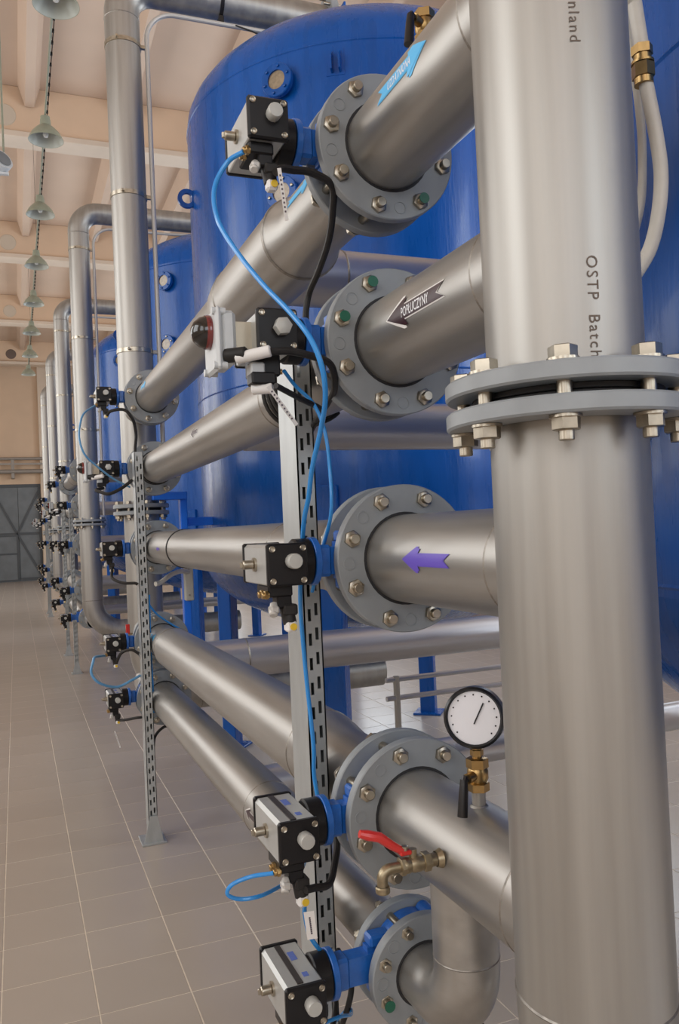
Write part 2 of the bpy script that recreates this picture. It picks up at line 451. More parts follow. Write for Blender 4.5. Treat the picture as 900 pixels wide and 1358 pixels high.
def add_bolt(parent, key, pos, axis=(0, 1, 0), green=False, flat=False):
    if key not in PROTO:
        rod, nut, ws, ya_, yb_ = BOLT[key]
        PROTO[key] = (ya_, yb_, meshonly(rod, 'bolt', 'bolt_steel'), meshonly(nut, 'nut', 'bolt_steel'), meshonly(ws, 'washer', 'bolt_steel'))
    yn, yw, rod, nut, ws = PROTO[key]
    off = Vector(parent['_o'])
    o = bpy.data.objects.new('bolt', rod); COL.objects.link(o); o.parent = parent
    o.location = Vector(pos)-off
    if tuple(axis) != (0, 1, 0):
        o.rotation_euler = Vector((0, 1, 0)).rotation_difference(Vector(axis)).to_euler()
    if not flat:
        for nme, me, yy, sg in (('nut', nut, yn, 1), ('nut', nut, -yn, -1), ('washer', ws, yw, 1), ('washer', ws, -yw, -1)):
            c = bpy.data.objects.new(nme, me); COL.objects.link(c); c.parent = o
            c.location = (0, yy, 0)
            if sg < 0: c.rotation_euler = (PI, 0, 0)
        if green:
            L = max(v.co.y for v in rod.vertices)
            k = 'green%s' % key
            if k not in PROTO:
                q = MB(); q.cyl((0, -L-.0012, 0), (0, -L+.001, 0), .0105, n=14); PROTO[k] = meshonly(q, 'paint_mark', 'green_paint')
            c = bpy.data.objects.new('paint_mark', PROTO[k]); COL.objects.link(c); c.parent = o
            c['label'] = 'green paint on the bolt end'
    return o
# wafer valve set: near flange front face at y, valve, far flange: total .100 (near face to far face)
FT = .022; VW = .056
bolt_proto('valve', .0095, .0165, .162, .015)
bolt_proto('valve_small', .0078, .0135, .150, .013)
bolt_proto('header', .0095, .0175, .125, .015)
def flange_bolts(parent, x, yc, z, rb, phase, key='valve', n=8, greens=(), flat=False):
    for k in range(n):
        a = phase+2*PI*k/n
        add_bolt(parent, key, (x+rb*math.cos(a), yc, z+rb*math.sin(a)), green=k in greens, flat=flat)
def flange(parent, x, y, z, ro, ri, emb=True, phase=0):
    q = MB(); q.ring((x, y, z), (0, 1, 0), ro, ri, FT, 56, .002)
    if emb:   # small raised rings cast between the bolts
        for k in (2, 3, 5):
            a = phase+2*PI*(k+.5)/8; rb = (ro+ri)/2+.004
            q.ring((x+rb*math.cos(a), y-.0012, z+rb*math.sin(a)), (0, 1, 0), .0125, .0105, .0014, 20, .0003)
    return q.build('flange', 'flange_grey', parent)
def gap_ring(parent, x, y, z, r):   # dark ring standing in for shade in the clearance between loose flange and pipe
    q = MB(); q.ring((x, y-.0006, z), (0, 1, 0), r+.0055, r-.002, .004, 40, .0005)
    return q.build('gasket_gap_ring', 'dark_gap', parent)

# ------------------------------------------------------------------ header pipes
HR, HF = .1034, .1614
ZF = 1.683; ZTOP = 4.85; RB = .30
def header(y, label, top_y=None, phase=0, main=False, top=True):
    t = thing('header_pipe', label, 'pipe', (X0, y, 0), 'vertical header pipes')
    # lower length with a long elbow turning towards the tanks
    q = MB()
    zb = .58
    pts = [Vector((X0, y, ZF-.02)), Vector((X0, y, zb+RB+.25)), Vector((X0, y, zb+RB))]+arc((X0+RB, y, zb+RB), (-1, 0, 0), (0, 0, -1), RB, 0, PI/2, 14)[1:]+[Vector((2.1, y, zb)), Vector((2.2, y, zb))]
    q.tube(pts, HR, 56 if main else 32); q.slot(1)
    q.lathe([(HR-.001, -.004), (HR+.0016, 0), (HR-.001, .004)], (X0, y, zb+RB+.02), (0, 0, 1), 56)
    q.lathe([(HR-.001, -.004), (HR+.0016, 0), (HR-.001, .004)], (X0+RB, y, zb), (1, 0, 0), 56)
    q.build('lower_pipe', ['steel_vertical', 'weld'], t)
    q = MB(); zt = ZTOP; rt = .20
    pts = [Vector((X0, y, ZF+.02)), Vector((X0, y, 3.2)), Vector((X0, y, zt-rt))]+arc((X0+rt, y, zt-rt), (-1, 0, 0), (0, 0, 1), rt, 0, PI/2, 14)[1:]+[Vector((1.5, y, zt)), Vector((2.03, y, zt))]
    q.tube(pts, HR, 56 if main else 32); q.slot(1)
    q.lathe([(HR-.001, -.005), (HR+.0016, 0), (HR-.001, .005)], (X0, y, zt-rt-.03), (0, 0, 1), 56)
    q.build('upper_pipe', ['steel_vertical', 'weld'], t)
    # flanges
    q = MB(); q.ring((X0, y, ZF-.0315), (0, 0, 1), HF, HR+.004, .023, 64, .003); q.build('flange', 'flange_grey', t)
    q = MB(); q.ring((X0, y, ZF+.0085), (0, 0, 1), HF, HR+.004, .023, 64, .003); q.build('flange', 'flange_grey', t)
    q = MB(); q.ring((X0, y, ZF-.0085), (0, 0, 1), HF-.036, HR-.01, .008, 48, .001); q.ring((X0, y, ZF+.0005), (0, 0, 1), HF-.036, HR-.01, .008, 48, .001)
    q.build('gasket_gap_ring', 'dark_gap', t)
    for k in range(8):
        a = math.radians(232)+k*PI/4+phase
        add_bolt(t, 'header', (X0+.1375*math.cos(a), y, ZF+.1375*math.sin(a)*0), flat=True) if False else \
            add_bolt(t, 'header', (X0+.1375*math.cos(a), y+.1375*math.sin(a), ZF), (0, 0, 1))
    # clamp bands
    if not main:
        for z in (4.46, 3.55, 2.62):
            q = MB(); q.lathe([(HR, -.014), (HR+.004, -.012), (HR+.004, .012), (HR, .014)], (X0, y, z), (0, 0, 1), 40)
            q.box((X0+HR+.02, y-.03, z), (.05, .02, .022), .002); q.cyl((X0-.05, y-HR+.006, z), (X0-.05, y-HR-.016, z), .007, n=8)
            q.build('clamp_band', 'bolt_steel', t)
    # top flange where the pipe meets the tank dome fitting
    q = MB(); q.ring((2.00, y, zt), (1, 0, 0), .16, .1, .05, 40, .003); q.build('end_flange', 'flange_grey', t)
    for k in range(8):
        a = PI/8+k*PI/4; add_bolt(t, 'header', (2.02, y+.135*math.cos(a), zt+.135*math.sin(a)), (1, 0, 0), flat=True)
    q = MB(); q.tube([(2.04, y, zt), (2.10, y, zt)]+arc((2.10, y, zt-.13), (0, 0, 1), (1, 0, 0), .13, 0, PI/2, 8)[1:]+[(2.23, y, 4.55)], HR*.98, 28)
    q.build('tank_elbow', 'tank_blue', t)
    return t
YH = [.906, 4.93, 8.6, 12.1, 15.4, 18.9]
HL = ['stainless header pipe nearest the camera, printed OSTP Batch, filling the right of the photo',
      'tall stainless header pipe with two clamp bands, left of the nearest blue tank',
      'third stainless header pipe, second elbow from the near end, bending at floor level',
      'fourth stainless header pipe, third elbow down the row, left of the third tank',
      'fifth stainless header pipe, thin and far, just left of the fourth',
      'farthest stainless header pipe, last thin pipe beside the grey gate']
heads = []
for i, y in enumerate(YH): heads.append(header(y, HL[i], main=(i == 0)))

# printed lettering on the near header: runs downwards
def wrap_z(az, z0):
    def fn(x, yv):   # x runs down, y (letter height) towards larger azimuth
        a = az+yv/HR
        r = HR+.0006
        return Vector((X0+r*math.cos(a), YH[0]+r*math.sin(a), z0-x))
    return fn
q = MB(); vs, fs = text_mesh('OSTP  Batch', .0205, wrap_z(math.radians(250.5), 1.850), spacing=1.20); q.add(vs, fs)
vs, fs = text_mesh('Finland', .0195, wrap_z(math.radians(247), 2.184), spacing=1.25); q.add(vs, fs)
o = q.build('printed_text', 'pipe_ink', heads[0]); o['label'] = 'dark printed lettering OSTP Batch and Finland'

# ------------------------------------------------------------------ butterfly valve with pneumatic actuator
def valve(x, yc, z, r, label, group, kind='plain'):
    """yc centre plane of the wafer body; actuator sits on the aisle side"""
    t = thing('butterfly_valve', label, 'valve', (x, yc, z), group)
    q = MB(); q.ring((x, yc-VW/2+.001, z), (0, 1, 0), r+.020, r-.012, VW-.002, 44, .004)
    for sgn in (-1, 1):       # centring lugs beside the neck
        q.box((x-(r+.018), yc, z+sgn*.045), (.045, .034, .022), .004)
        q.cyl((x+.6*r, yc-.022, z+sgn*(r+.012)), (x+.6*r, yc+.022, z+sgn*(r+.012)), .016, n=14)
    q.build('valve_body', 'valve_blue', t)
    xa = .445                 # actuator centre
    xd = xa+.075              # mounting disc plane
    q = MB(); q.prism([(-.026, -.018), (.026, -.018), (.026, .018), (-.026, .018)], (xd+.004, yc, z), (0, 0, 1), (0, 1, 0), (x-r-.012-xd, 0, 0))
    q.prism([(-.036, -.012), (.036, -.012), (.036, .012), (-.036, .012)], (x-r-.045, yc, z), (0, 0, 1), (0, 1, 0), (.035, 0, 0))
    q.box((xd+.02, yc, z), (.03, .044, .06), .006)
    q.build('valve_neck', 'valve_blue', t)
    q = MB(); q.cyl((xd-.006, yc, z), (xd+.006, yc, z), .046, n=32, ch=.001); q.build('mounting_disc', 'valve_blue', t)
    q = MB(); q.cyl((xa+.036, yc, z), (xd-.006, yc, z), .044, n=32, ch=.003); q.build('adapter', 'black_plastic', t)
    # actuator: aluminium body along y with two black end caps
    q = MB(); L0, L1 = yc-.073, yc+.073
    prof = [(-.036, -.034), (-.034, -.036), (.030, -.036), (.036, -.030), (.036, .032), (.032, .036), (-.030, .036), (-.036, .030)]
    q.prism(prof, (xa, L0, z), (1, 0, 0), (0, 0, 1), (0, L1-L0, 0))
    ab = q.build('actuator_body', 'aluminium', t)
    q = MB(); q.box((xa-.006, yc, z+.0365), (.011, L1-L0-.004, .003)); q.build('slot_stripe', 'stripe_black', ab)
    q = MB(); q.box((xa+.010, yc+.025, z+.0364), (.012, .030, .0012)); q.build('maker_label', 'sticker_blue_print', ab)
    q = MB(); q.box((xa+.012, yc-.045, z+.0364), (.010, .014, .0012)); q.build('maker_label', 'sticker_blue_print', ab)
    q = MB(); q.cyl((xa-.036, yc, z), (xa-.040, yc, z), .013, n=20); q.cyl((xa-.040, yc, z), (xa-.060, yc, z), .0085, n=18, ch=.0015)
    q.box((xa-.062, yc, z), (.006, .005, .011), .001)
    q.build('shaft_indicator', 'bolt_steel', ab)
    for s_ in (-1, 1):
        yf = yc+s_*.073; q = MB()
        q.box((xa, yf+s_*.0065, z), (.076, .013, .076), .0035)
        cap = q.build('end_cap', 'black_plastic', t)
        for dx in (-1, 1):
            for dz in (-1, 1):
                k = MB(); a = (xa+dx*.0285, yf+s_*.0125, z+dz*.0285); b = (a[0], a[1]+s_*.0035, a[2])
                k.lathe([(.0032, 0), (.0032, .0026), (.0050, .0034), (.0058, .0024), (.0058, 0)], a, (0, s_, 0), 14)
                k.cyl(a, (a[0], a[1]+s_*.0012, a[2]), .0034, n=8)
                k.build('screw', 'bolt_steel', cap)
        k = MB(); k.cyl((xa+.008, yf+s_*.012, z+.006), (xa+.008, yf+s_*.018, z+.006), .0115, n=20)
        if kind == 'switch': k.hexa((xa+.006, yf+s_*.014, z+.003), (xa+.006, yf+s_*.032, z+.003), .0160, phase=.1)
        else: k.lathe([(.0135, 0), (.0140, .018), (.0125, .021), (0, .0215)], (xa+.008, yf+s_*.013, z+.006), (0, s_, 0), 14)
        k.build('stop_knob', 'knob_grey', cap)
    yf = yc-.05
    if kind == 'switch':
        # limit switch box with dark dome indicator on a bracket
        q = MB()
        for s_ in (-1, 1): q.box((xa-.052, yf+.03+s_*.020, z-.004), (.034, .003, .052), .001)
        q.box((xa-.038, yf+.03, z-.004), (.003, .042, .052), .001); q.box((xa-.068, yf+.03, z-.004), (.003, .042, .052), .001)
        q.cyl((xa-.066, yf+.03, z), (xa-.036, yf+.03, z), .009, n=14)
        q.build('bracket', 'bracket_beige', t)
        q = MB(); q.box((xa-.083, yf+.03, z-.012), (.028, .085, .098), .007); q.box((xa-.102, yf+.03, z-.014), (.012, .095, .112), .005)
        for dy in (-1, 1):
            for dz in (-1, 1): q.cyl((xa-.112, yf+.03+dy*.038, z-.014+dz*.048), (xa-.088, yf+.03+dy*.038, z-.014+dz*.048), .007, n=12)
        sb = q.build('switch_box', 'pale_plastic', t)
        q = MB(); q.lathe([(.030, 0), (.030, .008), (.0265, .020), (.018, .030), (.008, .035), (0, .036)], (xa-.107, yf+.03, z+.004), (-1, 0, 0), 28)
        q.build('position_dome', 'dome_black', sb)
        q = MB(); q.lathe([(.0305, 0), (.0312, .005), (.0300, .011)], (xa-.107, yf+.03, z+.004), (-1, 0, 0), 28); q.build('dome_rim', 'dome_red', sb)
        q = MB(); q.cyl((xa-.09, yf-.005, z-.045), (xa-.058, yf-.03, z-.045), .013, n=16, ch=.002); q.cyl((xa-.062, yf-.028, z-.045), (xa-.02, yf-.04, z-.044), .008, n=14)
        q.build('cable_gland', 'black_rubber', sb)
        q = MB(); q.cyl((xa-.075, yf-.020, z-.052), (xa-.020, yf-.052, z-.043), .0105, n=16, ch=.002); q.build('cable_sleeve', 'white_tag', sb)
        q = MB(); q.box((xa-.018, yf+.008, z-.060), (.052, .052, .040), .003)
        q.box((xa-.028, yf-.015, z-.087), (.045, .035, .022), .003)
        sv = q.build('solenoid_valve', 'black_plastic', t)
        q = MB(); q.box((xa-.036, yf-.008, z-.074), (.026, .034, .034), .003); q.build('coil', 'pale_plastic', sv)
        q = MB(); q.cyl((xa-.045, yf-.01, z-.104), (xa-.012, yf-.028, z-.104), .010, n=14, ch=.002); q.build('connector', 'white_tag', sv)
        q = MB(); q.cyl((xa+.005, yf+.008, z-.068), (xa+.018, yf+.004, z-.068), .005, n=12); q.build('fitting', 'brass', sv)
    else:
        q = MB(); q.box((xa-.010, yf+.02, z-.047), (.046, .075, .022), .003); q.box((xa-.002, yf+.002, z-.064), (.028, .032, .030), .003)
        sv = q.build('solenoid_valve', 'black_plastic', t)
        q = MB()
        for dy in (-.012, .012):
            q.cyl((xa-.030, yf+dy, z-.052), (xa-.044, yf+dy, z-.054), .0062, n=12, ch=.001); q.hexa((xa-.033, yf+dy, z-.0525), (xa-.039, yf+dy, z-.053), .0085)
        q.build('fitting', 'brass', sv)
        q = MB(); q.cyl((xa+.004, yf-.002, z-.076), (xa+.008, yf-.008, z-.108), .0125, n=16, ch=.002); q.box((xa+.008, yf-.004, z-.082), (.026, .030, .020), .003)
        cn = q.build('connector', 'black_rubber', sv)
        q = MB(); q.box((xa+.008, yf-.010, z-.112), (.020, .022, .020), .004); c2 = q.build('connector_cap', 'white_tag', sv)
        q = MB(); q.cyl((xa+.010, yf-.020, z-.112), (xa+.010, yf-.0235, z-.112), .0065, n=14); q.build('plug', 'yellow_plastic', sv)
        q = MB(); q.cyl((xa-.018, yf-.002, z-.070), (xa-.026, yf-.018, z-.090), .008, n=16, ch=.002); q.box((xa-.022, yf-.010, z-.080), (.016, .022, .014), .003)
        q.build('coil', 'conduit_grey', sv)
    return t

ZL = [2.263, 1.883, 1.464, .975, .672]
RP = [.084, .084, .084, .084, .057]
RF = [.1425, .1425, .1425, .1425, .110]
RBc = [.120, .120, .120, .120, .090]
PH = [math.radians(22.5+a) for a in (10, 4, 2, -6, 0)]
LV = ['top', 'second from top', 'middle', 'second from bottom', 'lowest']
KD = ['plain', 'switch', 'plain', 'plain', 'plain']
KW = {'plain': 'aluminium actuator', 'switch': 'domed switch box'}

def pipe_y(q, x, z, y0, y1, r, n=48): q.cyl((x, y0, z), (x, y1, z), r, n=n)

# ---- stubs from the near header (bank A)
YA = 1.413
def arrow_sticker(parent, r, x, z, y_head, length, az0, half, mats, text, head_dir=1, pts='mid'):
    """arrow lying along y on a pipe of radius r; az angle measured in xz plane"""
    H = half; B = half*.55; hl = length*.30; nt = length*.12
    def P(u, v, e):
        a = az0+v/r; return Vector((x+(r+e)*math.cos(a), y_head-head_dir*u, z+(r+e)*math.sin(a)))
    def layer(q, H, B, u0, L, e, nn=12):
        vs_ = [(-H+2*H*i/nn) for i in range(nn+1)]
        for k in range(nn):
            v0, v1 = vs_[k], vs_[k+1]
            def iv(v, vm):
                ua = u0+abs(v)/H*(hl)
                if abs(vm) <= B: ub = L-nt*(1-abs(v)/B) if abs(v) < B else L
                else: ub = u0+hl*(1.0)+ (abs(v)-B)/(H-B)*0.12*hl+.002
                return ua, max(ub, ua+.0005)
            vm = (v0+v1)/2; a0, b0 = iv(v0, vm); a1, b1 = iv(v1, vm)
            m_ = 6
            for j in range(m_):
                c0, c1 = j/m_, (j+1)/m_
                q.add([P(a0+(b0-a0)*c0, v0, e), P(a0+(b0-a0)*c1, v0, e), P(a1+(b1-a1)*c1, v1, e), P(a1+(b1-a1)*c0, v1, e)], [[0, 1, 2, 3]])
    q = MB(); layer(q, H, B, 0, length, .0008); q.slot(1)
    layer(q, H*.84, B*.78, .006, length-.004, .0013); 
    if text:
        q.slot(2)
        s = B*1.5; 
        vs, fs = text_mesh(text, s, lambda a, b: Vector((a, b, 0)), bold=.0002)
        w = max(p.x for p in vs); sc = (length-hl-nt)*.80/w; u_mid = hl*.80+(length-hl)*.40
        vs = [P(u_mid+(p.x*sc-w*sc/2)*(1 if head_dir > 0 else -1), -(p.y-s*.36), .0018) for p in vs]; q.add(vs, fs)
    return q.build('arrow_sticker', mats, parent, sharp=60)

stubs = []
for i in range(5):
    z, r = ZL[i], RP[i]
    t = thing('stub_pipe', ['stainless stub with bright blue arrow, top of the near header', 'stainless stub with black arrow reading POPŁUCZYNY off the near header',
                            'stainless stub with purple arrow, middle branch off the near header', 'thick stainless stub with red handled drain tap, low on the near header',
                            'curved stainless elbow stub under the tap, ending in the lowest flange'][i], 'pipe', (X0, YA, z), 'stub pipes with flanges')
    stubs.append(t); q = MB()
    if i < 4:
        q.cyl((X0, .93, z), (X0, YA+.001+FT, z), r, n=56, cap=False); q.slot(1)
        q.lathe([(r-.001, -.004), (r+.0014, 0), (r-.001, .004)], (X0, 1.000, z), (0, 1, 0), 48)
    else:
        zc = ZL[4]; re = .10; yv = 1.252
        pts = [Vector((X0, yv, .95)), Vector((X0, yv, zc+re+.02))]+arc((X0, yv+re, zc+re), (0, -1, 0), (0, 0, -1), re, 0, PI/2, 14)+[Vector((X0, YA+FT, zc))]
        q.tube(pts, r, 44, cap=False); q.slot(1)
        q.lathe([(r-.001, -.0035), (r+.001, 0), (r-.001, .0035)], (X0, yv, zc+re+.012), (0, 0, 1), 44)
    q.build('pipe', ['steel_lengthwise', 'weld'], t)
    flange(t, X0, YA, z, RF[i], r+.004, phase=PH[i]); gap_ring(t, X0, YA, z, r)
    flange_bolts(t, X0, YA+FT+VW/2+.011, z, RBc[i], PH[i], 'valve' if i < 4 else 'valve_small', greens={0: (6,), 1: (2, 3), 4: (4,)}.get(i, ()))
arrow_sticker(stubs[0], RP[0], X0, ZL[0], 1.092, .185, math.radians(174), .025, ['arrow_blue', 'arrow_blue', 'white_print'], 'UZDATNIONA', -1)
arrow_sticker(stubs[1], RP[1], X0, ZL[1], 1.280, .21, math.radians(180), .027, ['white_tag', 'arrow_black', 'white_print'], 'POPŁUCZYNY', 1)
arrow_sticker(stubs[2], RP[2], X0, ZL[2], 1.26, .165, math.radians(176), .022, ['arrow_purple', 'arrow_purple', 'white_print'], '', 1)

# ---- runs between bank A and bank B of a unit
def run(i, ya, yb, tee_y, label, detail=True, tr=None):
    """ya: far face of bank A far flange start (flange sits ya..ya+FT); yb: near face of bank B near flange"""
    z, r = ZL[i], RP[i]; t = thing('run_pipe', label, 'pipe', (X0, (ya+yb)/2, z), 'long run pipes between the valve banks')
    n = 48 if detail else 24
    flange(t, X0, ya, z, RF[i], r+.004, emb=False)
    flange(t, X0, yb, z, .1425, .088, emb=detail, phase=PH[i]); gap_ring(t, X0, yb, z, .084)
    q = MB()
    if i == 0:
        rb = .104
        prof = [(r, ya), (r, ya+.36), (rb, ya+.44), (rb, ya+1.02), (r+.012, ya+1.10), (r, ya+1.14), (r, yb+FT)]
        q.lathe([(a, b-ya) for a, b in prof], (X0, ya, z), (0, 1, 0), n); q.slot(1)
        for yy in (ya+.44, ya+.98): q.lathe([(rb-.001, -.006), (rb+.0028, 0), (rb-.001, .006)], (X0, yy, z), (0, 1, 0), n)
    elif i == 3:
        rb = .098
        prof = [(r, ya), (r, yb-1.1), (rb, yb-1.0), (rb, yb-.35), (r, yb-.25), (r, yb+FT)]
        prof = [(r, ya), (r, ya+.3), (rb, ya+.42), (rb, yb-.35), (r, yb-.2), (r, yb+FT)]
        q.lathe([(a, b-ya) for a, b in prof], (X0, ya, z), (0, 1, 0), n); q.slot(1)
        for yy in (ya+.44, yb-.36): q.lathe([(rb-.001, -.005), (rb+.002, 0), (rb-.001, .005)], (X0, yy, z), (0, 1, 0), n)
    elif i == 4:
        rb = .084; prof = [(r, ya), (r, ya+.44), (rb, ya+.58), (rb, yb+FT)]
        q.lathe([(a, b-ya) for a, b in prof], (X0, ya, z), (0, 1, 0), n); q.slot(1)
        for yy in (ya+.60, ya+.95): q.lathe([(rb-.001, -.004), (rb+.0016, 0), (rb-.001, .004)], (X0, yy, z), (0, 1, 0), n)
    else:
        q.cyl((X0, ya, z), (X0, yb+FT, z), r, n=n, cap=False); q.slot(1)
        q.lathe([(r-.001, -.005), (r+.0022, 0), (r-.001, .005)], (X0, ya+.6, z), (0, 1, 0), n)
    q.build('pipe', ['steel_lengthwise', 'weld'], t)
    tr = tr or r; q = MB(); q.cyl((X0+.03, tee_y, z), (2.3 if i < 1 else 4.3, tee_y, z), tr, n=n); q.slot(1)
    q.lathe([(tr-.001, -.005), (tr+.0022, 0), (tr-.001, .005)], (X0+.22, tee_y, z), (1, 0, 0), n)
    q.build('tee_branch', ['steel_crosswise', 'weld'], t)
    flange_bolts(t, X0, yb+FT+VW/2+.011, z, .120, PH[i], 'valve', flat=not detail)
    return t
RL = ['thick stainless run pipe with reducer and blue arrow, topmost below the near flange',
      'second stainless run pipe down, small sticker, passing behind the nearest slotted post',
      'middle stainless run pipe with a dark strap, left of the cream box',
      'wide stainless run pipe second from the floor, behind the actuators',
      'thin lowest stainless run pipe just above the floor tiles']
FA = YA+FT+VW     # start of far flange of bank A
YB = 4.358
UNITS = [(YA, YB, [2.23, 2.66, 2.5, 3.5, 2.70]), (9.12, 11.5, [10.0]*5), (15.9, 18.3, [17.0]*5)]
runs = []
for u, (ya, yb, tees) in enumerate(UNITS):
    for i in range(5):
        if u == 0: lab = RL[i]
        else: lab = '%s stainless run pipe of the %s valve assembly down the hall' % (LV[i], ['', 'second', 'farthest'][u])
        ty = tees[i] if u == 0 else tees[i]+(.35 if i % 2 else 0)
        runs.append(run(i, ya+FT+VW, yb, ty, lab, u == 0))
# strap rings and stickers on the near runs
arrow_sticker(runs[0], RP[0], X0, ZL[0], 1.62, .17, math.radians(166), .017, ['arrow_blue', 'arrow_blue', 'white_print'], '', -1)
arrow_sticker(runs[1], RP[1], X0, ZL[1], 3.0, .13, math.radians(172), .018, ['white_tag', 'arrow_black', 'white_print'], '', 1)
arrow_sticker(runs[2], RP[2], X0, ZL[2], 3.9, .10, math.radians(180), .010, ['arrow_purple', 'arrow_purple', 'white_print'], '', 1)
arrow_sticker(runs[0], RP[0], X0, ZL[0], 4.02, .17, math.radians(172), .018, ['arrow_blue', 'arrow_blue', 'white_print'], '', -1)
arrow_sticker(runs[3], RP[3], X0, ZL[3], 4.10, .17, math.radians(150), .018, ['arrow_blue', 'arrow_blue', 'white_print'], '', -1)
arrow_sticker(runs[4], .084, X0, ZL[4], 2.42, .12, math.radians(168), .016, ['white_tag', 'arrow_black', 'white_print'], '', 1)
q = MB(); q.lathe([(.084, -.008), (.0875, -.007), (.0875, .007), (.084, .008)], (X0, 3.62, ZL[2]), (0, 1, 0), 48); q.build('strap', 'black_rubber', runs[2])
q = MB(); q.lathe([(.084, -.008), (.090, -.007), (.090, .007), (.084, .008)], (X0, 4.30, ZL[1]), (0, 1, 0), 48); q.build('strap', 'black_rubber', runs[1])

# ---- stubs from bank B back to the next header
for u, (ya, yb, tees) in enumerate(UNITS):
    yh = YH[2*u+1]
    for i in range(5):
        z, r = ZL[i], .084; y0 = yb+FT+VW
        t = thing('stub_pipe', '%s short stub joining the %s valve bank to its header' % (LV[i], ['second', 'fourth', 'sixth'][u]), 'pipe', (X0, y0, z), 'stub pipes with flanges')
        q = MB(); q.cyl((X0, y0, z), (X0, yh-.02, z), r, n=28, cap=False); q.build('pipe', 'steel_lengthwise', t)
        flange(t, X0, y0, z, .1425, r+.002, emb=False)
    if u:
        for i in range(5):
            z, r = ZL[i], RP[i]; yh2 = YH[2*u]
            t = thing('stub_pipe', '%s short stub between the %s header and its valve bank' % (LV[i], ['', 'third', 'fifth'][u]), 'pipe', (X0, ya, z), 'stub pipes with flanges')
            q = MB(); q.cyl((X0, yh2+.05, z), (X0, ya+FT, z), r, n=28, cap=False); q.build('pipe', 'steel_lengthwise', t)
            flange(t, X0, ya, z, RF[i], r+.002, emb=False); flange_bolts(t, X0, ya+FT+VW/2+.011, z, RBc[i], PH[i], 'valve' if i < 4 else 'valve_small', flat=True)

# ---- valves
AL = ['valve with tilted-up black-faced actuator, topmost of the nearest bank', 'valve with dark domed switch box on its left, beside the POPŁUCZYNY pipe',
      'middle valve of the nearest bank, black-faced actuator under the purple arrow pipe', 'valve with pale striped actuator left of the red handled tap',
      'lowest valve of the nearest bank, striped actuator at the bottom edge']
BN = ['second bank behind the nearest tank corner', 'third bank, left of the third header', 'fourth bank down the hall', 'fifth bank down the hall', 'sixth and farthest bank']
protos = []
for i in range(5):
    protos.append(valve(X0, YA+FT+VW/2, ZL[i]+(.018 if i == 4 else .003), RP[i], AL[i], 'butterfly valves with actuators', KD[i]))
banks = [YB, 9.12, 11.5, 15.9, 18.3]
for k, yb in enumerate(banks):
    for i in range(5):
        loc = (X0, yb+FT+VW/2, protos[i].location.z)
        copy_tree(protos[min(i, 3)], loc, label='%s valve with %s, %s' % (LV[i], KW[KD[i]], BN[k]), group='butterfly valves with actuators')

# ------------------------------------------------------------------ slotted support posts
def post(x0, x1, y0, y1, top, label):
    t = thing('support_post', label, 'post', ((x0+x1)/2, (y0+y1)/2, 0), 'slotted support posts')
    zc0 = .07; th = .003; q = MB()
    # solid side faces and back
    q.box((x0+th/2, (y0+y1)/2, (zc0+top)/2), (th, y1-y0, top-zc0)); q.box((x1-th/2, (y0+y1)/2, (zc0+top)/2), (th, y1-y0, top-zc0))
    q.box(((x0+x1)/2, y1-th/2, (zc0+top)/2), (x1-x0-2*th, th, top-zc0))
    q.build('channel', 'galvanised', t)
    # slotted front strip: two staggered columns of slots cut as real holes
    w = x1-x0; xs = [x0, x0+w*.22, x0+w*.40, x0+w*.60, x0+w*.78, x1]
    pitch = .052; q = MB(); zt = top
    def plate(xa, xb, za, zb): q.box(((xa+xb)/2, y0+th/2, (za+zb)/2), (xb-xa, th, zb-za))
    for a, b in ((0, 1), (2, 3), (4, 5)): plate(xs[a], xs[b], zc0, zt)
    for (a, b), ph in (((1, 2), 0), ((3, 4), .5)):
        z = zc0+ph*pitch*.45; prev = zc0
        while z+pitch < zt:
            plate(xs[a], xs[b], prev, z+.014); prev = z+.014+.026; z += pitch
        plate(xs[a], xs[b], prev, zt)
    q.build('slotted_strip', 'galvanised', t)
    # flared foot and base plate
    q = MB()
    q.prism([(-.050, 0), (.046, 0), (.020, .13), (-.016, .13)], ((x0+x1)/2, y0-.012, .006), (1, 0, 0), (0, 0, 1), (0, .006, 0))
    for xx in (-.03, .028): q.prism([(-.012, 0), (y1-y0+.03, 0), (y1-y0, .13), (0, .13)], ((x0+x1)/2+xx*.6, y0, .006), (0, 1, 0), (0, 0, 1), (.004, 0, 0))
    q.build('foot', 'galvanised', t)
    q = MB(); q.box(((x0+x1)/2, (y0+y1)/2, .004), (.12, y1-y0+.06, .008), .001); q.build('base_plate', 'galvanised', t)
    return t
post(.560, .600, 1.64, 1.755, 1.90, 'galvanised slotted post nearest the camera, behind the near actuators')
post(.562, .606, 4.16, 4.25, 1.95, 'galvanised slotted post with flared foot on the tiles at left')
post(.566, .610, 9.72, 9.80, 1.95, 'third slotted post, its small foot visible left of the blue loop')
post(.566, .610, 11.30, 11.38, 1.95, 'fourth slotted post, just left of the third and farther off')
post(.566, .610, 17.2, 17.3, 1.95, 'fifth slotted post, small and far along the row')
post(.566, .610, 18.0, 18.1, 1.95, 'last slotted post, at the far end of the pipe row')

